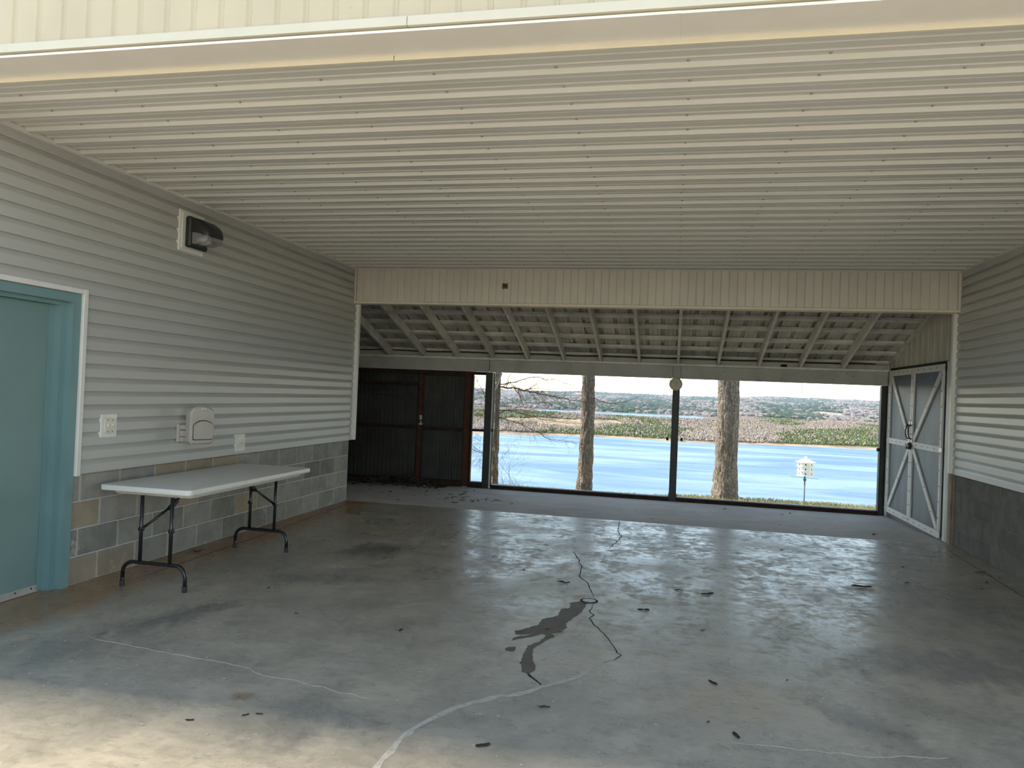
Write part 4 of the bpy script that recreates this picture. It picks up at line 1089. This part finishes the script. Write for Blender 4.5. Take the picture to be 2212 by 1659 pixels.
lk_ = MB().poly([(-7000, 60, LAKE), (7000, 60, LAKE), (7000, 9000, LAKE), (-7000, 9000, LAKE)], [(0, 1, 2, 3)]).build('lake', 'water', fix=False)
tag(lk_, 'wide blue lake below the openings', 'lake', kind='structure')

A_ = [-.9, -.222, -.089, .013, .146, .256, .9]
shoreE = [.0572, .0556, .0536, .0552, .0522, .0498, .046]
ridgeE = [.0024, .0026, .0034, .0028, .0070, .0068, .0045]
def fbm(x, y, s, o=5, seed=0.0):
    v, a = 0.0, 1.0
    for k in range(o):
        v += a * noise.noise(Vector((x * s, y * s, seed + k * 7.3))); a *= .5; s *= 2.1
    return v
def sstep(a, b, x):
    t = min(1, max(0, (x - a) / (b - a))); return t * t * (3 - 2 * t)
def land_h(a, d):
    """height above the lake at bearing a (x/y) and depth d"""
    sh = 86.5 / np.interp(a, A_, shoreE) / math.sqrt(1 + a * a) + 26 * fbm(a * 30, 0, 1.0, 4, 2.0)
    s = d - sh
    x = a * d
    if s < 0: return max(-3, s * .05), s
    h = min(s * .022, 1.6) + sstep(60, 500, s) * (4 + 5 * fbm(x, d, 1 / 600, 4, 1.0))
    h += sstep(300, 1400, s) * 6
    # far arm of the lake
    arm = sstep(3050, 3250, d) * (1 - sstep(4150, 4500, d)) * sstep(-.26, -.16, a) * (1 - sstep(.03, .085, a))
    h = h * (1 - arm) - 2.0 * arm
    far = sstep(4200, 8600, d)
    R_ = 85 + np.interp(a, A_, ridgeE) * 8600 + 10 * fbm(a * 22, 1, 1.0, 4, 6.0)
    hill = sstep(4300, 5600, d) * (1 - .35 * sstep(6200, 6900, d) * (1 - sstep(6900, 8400, d)))
    h += far * R_ * .75 + hill * R_ * .22 + sstep(4600, 6000, d) * 14 * fbm(x, d, 1 / 900, 5, 3.0) * (1 - .6 * sstep(8000, 8600, d))
    h -= sstep(8700, 11000, d) * 60
    return h, s
na, nd = 190, 170
aa = np.linspace(-.75, .75, na); dd = 1350 * (11000 / 1350) ** np.linspace(0, 1, nd)
V, Cc = [], []
def lerp3(a, b, t): return tuple(a[i] + (b[i] - a[i]) * t for i in range(3))
for d in dd:
    for a in aa:
        h, s = land_h(a, d); x = a * d
        V.append((x, d, LAKE + h))
        n1 = .5 + fbm(x, d * .45, 1 / 330, 5, 11.0); n2 = .5 + fbm(x, d * .5, 1 / 700, 5, 15.0)
        c = lerp3((.22, .18, .165), (.105, .135, .06), sstep(.45, .75, n1))
        c = lerp3(c, (.36, .29, .21), sstep(.85, 1.0, n2))
        if d > 4300:
            c = lerp3((.20, .165, .16), (.05, .08, .05), sstep(.42, .62, n1)); c = lerp3(c, (.48, .41, .33), sstep(.82, .95, n2))
        if s < 75: c = lerp3((.42, .30, .21), c, sstep(35, 75, s))
        Cc.append((*c, 1))
me = bpy.data.meshes.new('far_shore')
me.from_pydata(V, [], [(j * na + i, j * na + i + 1, (j + 1) * na + i + 1, (j + 1) * na + i) for j in range(nd - 1) for i in range(na - 1)])
at = me.color_attributes.new('Col', 'FLOAT_COLOR', 'POINT'); at.data.foreach_set('color', np.array(Cc, dtype=np.float32).ravel())
me.polygons.foreach_set('use_smooth', [True] * len(me.polygons)); me.materials.append(M['land'])
fs_ = bpy.data.objects.new('far_shore', me); COL.objects.link(fs_); tag(fs_, 'wooded far shore and hazy ridges across the lake', 'hills', kind='structure')

# winter woods on the far shore (too many to count)
tp_ = []
NT = 50000
TV, TF, TC = [], [], []
R = random.Random(99)
k = 0
while k < NT:
    a = R.uniform(-.34, .36)
    sh = 86.5 / np.interp(a, A_, shoreE)
    u = R.random()
    d = sh + 40 + 2100 * u ** 1.15
    h, s = land_h(a, d)
    if s < 45 + 25 * fbm(a * 60, 2, 1.0, 3, 9.0) or h < .3: continue
    if d > 2950 and -.2 < a < .06: k += 1; continue
    x = a * d
    n1 = .5 + fbm(x, d * .45, 1 / 330, 5, 11.0); n2 = .5 + fbm(x, d * .5, 1 / 700, 5, 15.0)
    if n2 > 1.03: k += 1; continue
    pine = R.random() < (.78 if n1 > .62 else (.16 if n1 > .5 else .04))
    H = R.uniform(5, 9.5) * (1.1 if pine else 1.0) * (.6 + .4 * sstep(40, 140, s)); r = H * R.uniform(.30, .42) * (.75 if pine else 1.0)
    if pine: c = lerp3((.10, .145, .065), (.21, .25, .10), R.random())
    else:
        q = R.random()
        c = lerp3((.42, .35, .325), (.30, .25, .23), R.random()) if q < .80 else lerp3((.46, .39, .25), (.36, .32, .18), R.random())
    o = len(TV); z = LAKE + h; ph = R.random() * 3
    ring = []
    for (rr, zz) in ((.55, .18), (1.0, .5), (.62, .82)) if not pine else ((.8, .15), (.62, .5), (.3, .8)):
        for q in range(5):
            t_ = ph + q * 1.2566; j = R.uniform(.8, 1.2)
            TV.append((x + r * rr * j * math.cos(t_), d + r * rr * j * math.sin(t_), z + H * zz * R.uniform(.94, 1.06)))
    TV.append((x, d, z + H)); TV.append((x, d, z))
    for b_ in (0, 5):
        for q in range(5): TF.append((o + b_ + q, o + b_ + (q + 1) % 5, o + b_ + 5 + (q + 1) % 5, o + b_ + 5 + q))
    for q in range(5): TF.append((o + 10 + q, o + 10 + (q + 1) % 5, o + 15)); TF.append((o + (q + 1) % 5, o + q, o + 16))
    TC += [(*c, 1)] * 17
    k += 1
k = 0
while k < 14000:                       # coarser clumps on the ridges behind
    a = R.uniform(-.34, .36); d = 4150 + 4500 * R.random() ** .9
    h, s = land_h(a, d)
    if h < 2: continue
    k += 1
    x = a * d; n1 = .5 + fbm(x, d * .5, 1 / 520, 5, 11.0); n2 = .5 + fbm(x, d * .5, 1 / 700, 5, 15.0)
    if n2 > .86: continue
    H = R.uniform(10, 17); r = R.uniform(11, 24); z = LAKE + h
    c = lerp3((.035, .06, .035), (.075, .10, .055), R.random()) if R.random() < (.85 if n1 > .5 else .15) else lerp3((.34, .285, .28), (.21, .175, .17), R.random())
    o = len(TV); ph = R.random() * 3
    for (rr, zz) in ((1.0, -.1), (.95, .6), (.5, .95)):
        for q in range(5):
            t_ = ph + q * 1.2566; j = R.uniform(.75, 1.25)
            TV.append((x + r * rr * j * math.cos(t_), d + r * rr * j * math.sin(t_), z + H * zz * R.uniform(.85, 1.15)))
    TV.append((x, d, z + H * 1.05)); TV.append((x, d, z - 2))
    for b_ in (0, 5):
        for q in range(5): TF.append((o + b_ + q, o + b_ + (q + 1) % 5, o + b_ + 5 + (q + 1) % 5, o + b_ + 5 + q))
    for q in range(5): TF.append((o + 10 + q, o + 10 + (q + 1) % 5, o + 15))
    TC += [(*c, 1)] * 17
me = bpy.data.meshes.new('far_woods'); me.from_pydata(TV, [], TF)
at = me.color_attributes.new('Col', 'FLOAT_COLOR', 'POINT'); at.data.foreach_set('color', np.array(TC, dtype=np.float32).ravel())
me.materials.append(M['forest'])
fw = bpy.data.objects.new('far_woods', me); COL.objects.link(fw); tag(fw, 'winter woods of bare trees and pines along the far shore', 'woods', kind='stuff')

# ------------------------------------------------------------------ near trees
def trunk(spine, seed, name, parent, seg=56):
    """spine: (x, y, z, r) control points"""
    S = np.array(spine); zs = [S[0, 2]]
    while zs[-1] < S[-1, 2]: zs.append(zs[-1] + (.035 if zs[-1] < 2.6 else .22))
    V = []
    for z in zs:
        cx_, cy_, r = (np.interp(z, S[:, 2], S[:, i]) for i in (0, 1, 3))
        for k in range(seg):
            a = 2 * math.pi * k / seg
            fl = 1 + .18 * math.exp(-(z - S[0, 2]) / .25) * math.cos(5 * a + seed)
            p_ = Vector((math.cos(a) * 9 * r / .2, math.sin(a) * 9 * r / .2, z * 2.4 + seed * 9))
            rd = abs(noise.noise(p_ * 1.15)) ; rd2 = noise.noise(p_ * 2.6)
            lump = noise.noise(Vector((math.cos(a), math.sin(a), z * .9 + seed)))
            rr = r * fl * (1 + .05 * lump) + .030 * min(rd * 2.2, 1) - .018 + .006 * rd2
            V.append((cx_ + rr * math.cos(a), cy_ + rr * math.sin(a), z))
    n = len(zs)
    mb = MB().poly(V, [(j * seg + i, j * seg + (i + 1) % seg, (j + 1) * seg + (i + 1) % seg, (j + 1) * seg + i) for j in range(n - 1) for i in range(seg)] + [tuple(range((n - 1) * seg, n * seg))])
    return mb.build(name, 'bark', parent, smooth=True, fix=False)

def grow(mb, R, p, d, L, r, depth, droop=0.0):
    n = 5; pts = [Vector(p)]; rad = [r]; d = Vector(d).normalized()
    for k in range(n):
        d = (d + Vector((R.gauss(0, .16), R.gauss(0, .16), R.gauss(0, .14) - droop))).normalized()
        pts.append(pts[-1] + d * L / n); rad.append(r * (1 - .75 * (k + 1) / n))
    mb.tube(pts, rad, 5 if r > .006 else 3, caps=False)
    if depth <= 0: return
    for k in range(1, n + 1):
        for q in range(2 if R.random() < .55 else 1):
            ax = Vector((R.gauss(0, 1), R.gauss(0, 1), R.gauss(0, .8))).normalized()
            nd_ = (d * .75 + ax * .75).normalized()
            grow(mb, R, pts[k], nd_, L * R.uniform(.38, .6), max(rad[k] * .55, .0012), depth - 1, droop)

def limb(parent, seed, pts, r0, twig=.5, depth=1, name='branch', dens=2):
    R = random.Random(seed); mb = MB()
    P = [Vector(p) for p in pts]; Q = []
    for i in range(len(P) - 1):
        for k in range(4):
            f = k / 4; Q.append(P[i].lerp(P[i + 1], f) + Vector((R.gauss(0, .008), R.gauss(0, .02), R.gauss(0, .010))))
    Q.append(P[-1]); rad = [r0 * (1 - .8 * i / (len(Q) - 1)) for i in range(len(Q))]
    mb.tube(Q, rad, 6, caps=False)
    for i in range(2, len(Q)):
        for q in range(dens if R.random() < .6 else 1):
            d = (Q[i] - Q[i - 1]).normalized()
            nd_ = (d * .9 + Vector((R.gauss(0, .3), R.gauss(0, .45), R.gauss(0, .75)))).normalized()
            grow(mb, R, Q[i], nd_, twig * R.uniform(.5, 1.2), max(rad[i] * .55, .002), depth, .03)
    return mb.build(name, 'twig', parent, fix=False)

ta = empty('tree', (-3.25, 13.8, -.3)); tag(ta, 'slim bare tree just behind the left post, twigs reaching over the lake', 'tree')
trunk([(-3.215, 13.8, -.45, .085), (-3.235, 13.8, -.1, .066), (-3.25, 13.8, 1.1, .058), (-3.245, 13.8, 1.9, .052), (-3.2, 13.8, 4.5, .04), (-3.1, 13.8, 7, .02)], 1.0, 'trunk', ta, 30)
Yt = 13.8
limb(ta, 1, [(-3.232, Yt, 1.651), (-3.014, Yt - .05, 1.64), (-2.653, Yt - .1, 1.585), (-2.429, Yt - .1, 1.55), (-2.119, Yt - .1, 1.511), (-1.767, Yt - .05, 1.447), (-1.378, Yt, 1.421)], .019, .42, 1)
limb(ta, 2, [(-3.233, Yt, 1.695), (-2.929, Yt + .1, 1.75), (-2.576, Yt + .2, 1.877), (-2.132, Yt + .3, 1.823), (-1.69, Yt + .3, 1.684)], .014, .5, 2)
limb(ta, 3, [(-3.231, Yt, 1.209), (-2.905, Yt + .1, 1.197), (-2.544, Yt + .2, 1.109), (-2.099, Yt + .2, 1.025), (-1.75, Yt + .1, 1.008)], .011, .38, 1)
limb(ta, 4, [(-3.262, Yt, 1.075), (-2.807, Yt - .1, .991), (-2.445, Yt - .1, .852), (-2.218, Yt - .1, .707), (-1.78, Yt - .1, .678)], .010, .32, 1)
limb(ta, 5, [(-3.242, Yt, 1.15), (-2.937, Yt + .2, 1.23), (-2.6, Yt + .3, 1.22), (-2.25, Yt + .3, 1.16)], .009, .3, 1)
limb(ta, 6, [(-3.26, Yt, 1.60), (-3.5, Yt + .1, 1.45), (-3.72, Yt + .15, 1.8), (-3.95, Yt + .2, 1.95)], .010, .42, 2)
limb(ta, 7, [(-3.25, Yt, 1.05), (-3.5, Yt + .1, 1.08), (-3.8, Yt + .1, 1.12)], .010, .4, 1)
limb(ta, 8, [(-3.22, Yt, .15), (-3.5, Yt + .1, .35), (-3.8, Yt + .1, .55)], .010, .45, 2)
limb(ta, 9, [(-3.22, Yt, 3.0), (-2.8, Yt + .3, 3.5), (-2.2, Yt + .6, 3.9)], .02, .7, 2)
limb(ta, 10, [(-3.22, Yt, 3.6), (-3.7, Yt - .3, 4.2), (-4.2, Yt - .4, 4.6)], .02, .7, 2)

tb = empty('tree', (-1.58, 14.5, -.33)); tag(tb, 'dark barked tree trunk standing in the left opening', 'tree')
trunk([(-1.592, 14.5, -.55, .20), (-1.590, 14.5, -.3, .160), (-1.585, 14.5, 0, .140), (-1.57, 14.5, .78, .126), (-1.588, 14.5, 1.9, .120), (-1.55, 14.5, 4.5, .10), (-1.5, 14.5, 8.0, .05)], 2.0, 'trunk', tb)
limb(tb, 11, [(-1.46, 14.45, 1.505), (-1.223, 14.4, 1.424), (-1.0, 14.4, 1.416), (-.694, 14.4, 1.518), (-.582, 14.4, 1.594)], .008, .25, 0, dens=1)
limb(tb, 12, [(-1.46, 14.45, 1.75), (-1.30, 14.4, 1.80), (-1.1, 14.4, 1.9)], .006, .25, 1, dens=1)
limb(tb, 13, [(-1.5, 14.5, 3.4), (-.9, 14.7, 4.0), (-.3, 14.9, 4.3)], .03, .8, 2)
limb(tb, 14, [(-1.55, 14.5, 4.0), (-2.2, 14.2, 4.6), (-2.7, 14.0, 5.2)], .03, .8, 2)

tc = empty('tree', (1.08, 15.0, -.38)); tag(tc, 'thick pale barked oak trunk in the right opening', 'tree')
trunk([(1.10, 15, -.62, .36), (1.085, 15, -.34, .262), (1.085, 15, -.12, .232), (1.09, 15, .34, .208), (1.095, 15, 1.24, .200), (1.078, 15, 1.92, .196), (1.05, 15, 5, .17), (1.0, 15, 9, .10)], 3.0, 'trunk', tc, 72)
limb(tc, 15, [(.9, 14.9, 3.0), (.3, 14.2, 2.7), (.05, 13.4, 2.25), (-.03, 13.1, 1.95), (-.09, 13.05, 1.70)], .018, .22, 1, dens=1)
limb(tc, 16, [(1.1, 15, 4.4), (1.9, 15.3, 5.2), (2.6, 15.6, 5.8)], .04, .9, 2)
# low twiggy bush on the left of the bank
bs = empty('bush', (-3.05, 14.6, -.5)); tag(bs, 'low twiggy bare bush at the foot of the slim tree', 'bush')
R = random.Random(31)
for k in range(4):
    mb = MB(); grow(mb, R, (-3.15 + R.gauss(0, .18), 14.5 + R.gauss(0, .12), -.45), (R.gauss(0.22, .35), R.gauss(0, .25), 1), R.uniform(.8, 1.2), .005, 2, -.01)
    mb.build('stem', 'twig', bs, fix=False)

# ------------------------------------------------------------------ martin house
mh = empty('birdhouse', (4.06, 24, -4.6)); tag(mh, 'white three tier martin house on a steel pole beyond the bank', 'birdhouse')
pb = bank_z(4.06, 24)
MB().tube([(4.06, 24, pb - .3), (4.06, 24, -.62)], .022, 10).build('pole', 'pole', mh, smooth=True)
def hexr(r, z, ph=math.radians(-8)):
    return [(4.07 + r * math.sin(ph + math.pi / 6 + k * math.pi / 3), 24 - r * math.cos(ph + math.pi / 6 + k * math.pi / 3), z) for k in range(6)]
def hexstack(lv, name, material):
    P = [q for r, z in lv for q in hexr(r, z)]; L = len(lv)
    return MB().poly(P, [(j * 6 + i, j * 6 + (i + 1) % 6, (j + 1) * 6 + (i + 1) % 6, (j + 1) * 6 + i) for j in range(L - 1) for i in range(6)] + [tuple(range(5, -1, -1)), tuple(range((L - 1) * 6, L * 6))]).build(name, material, mh)
for t_ in range(3):
    z0 = -.61 + t_ * .137
    tier = hexstack([(.225, z0 + .014), (.225, z0 + .137)], 'tier', 'martin')
    hexstack([(.262, z0), (.262, z0 + .013)], 'porch', 'martin')
    for k in range(6):
        a = math.radians(-8) + k * math.pi / 3; ap = .225 * math.cos(math.pi / 6)
        c0 = Vector((4.07 + ap * math.sin(a), 24 - ap * math.cos(a), z0 + .07)); nrm = Vector((math.sin(a), -math.cos(a), 0)); tg = Vector((math.cos(a), math.sin(a), 0))
        P = [c0 + nrm * dd_ + tg * (.023 * math.cos(q * math.pi / 6)) + Vector((0, 0, .023 * math.sin(q * math.pi / 6))) for dd_ in (-.004, .003) for q in range(12)]
        MB().poly(P, [tuple(range(12)), tuple(range(23, 11, -1))] + [(q, 12 + q, 12 + (q + 1) % 12, (q + 1) % 12) for q in range(12)]).build('entrance_hole', 'darkgap', tier)
hexstack([(.30, -.199), (.295, -.188), (.05, -.085)], 'roof', 'martin')
hexstack([(.05, -.09), (.045, -.03), (.0, -.025)], 'roof_cap', 'martin')
MB().tube([(3.66, 24, -.66), (4.46, 24, -.68)], .005, 6).build('perch_rod', 'pole', mh)
MB().disc((4.06, 23.97, -.73), .045, 12, 'y', .05).build('winch_collar', 'pole', mh)

# ------------------------------------------------------------------ valley haze
m = bpy.data.materials.new('valley haze'); m.use_nodes = True
t = m.node_tree; t.nodes.clear()
vsn = t.nodes.new('ShaderNodeVolumeScatter'); vsn.inputs['Color'].default_value = (.55, .78, 1, 1)
vsn.inputs['Density'].default_value = HAZE; vsn.inputs['Anisotropy'].default_value = .2
ou = t.nodes.new('ShaderNodeOutputMaterial'); t.links.new(vsn.outputs[0], ou.inputs['Volume'])
M['haze'] = m
hz = MB().box(-9000, 9000, 3250, 11500, LAKE - 20, 80).build('valley_haze', 'haze')
tag(hz, 'thin blue haze hanging over the lake valley', 'haze', kind='stuff')
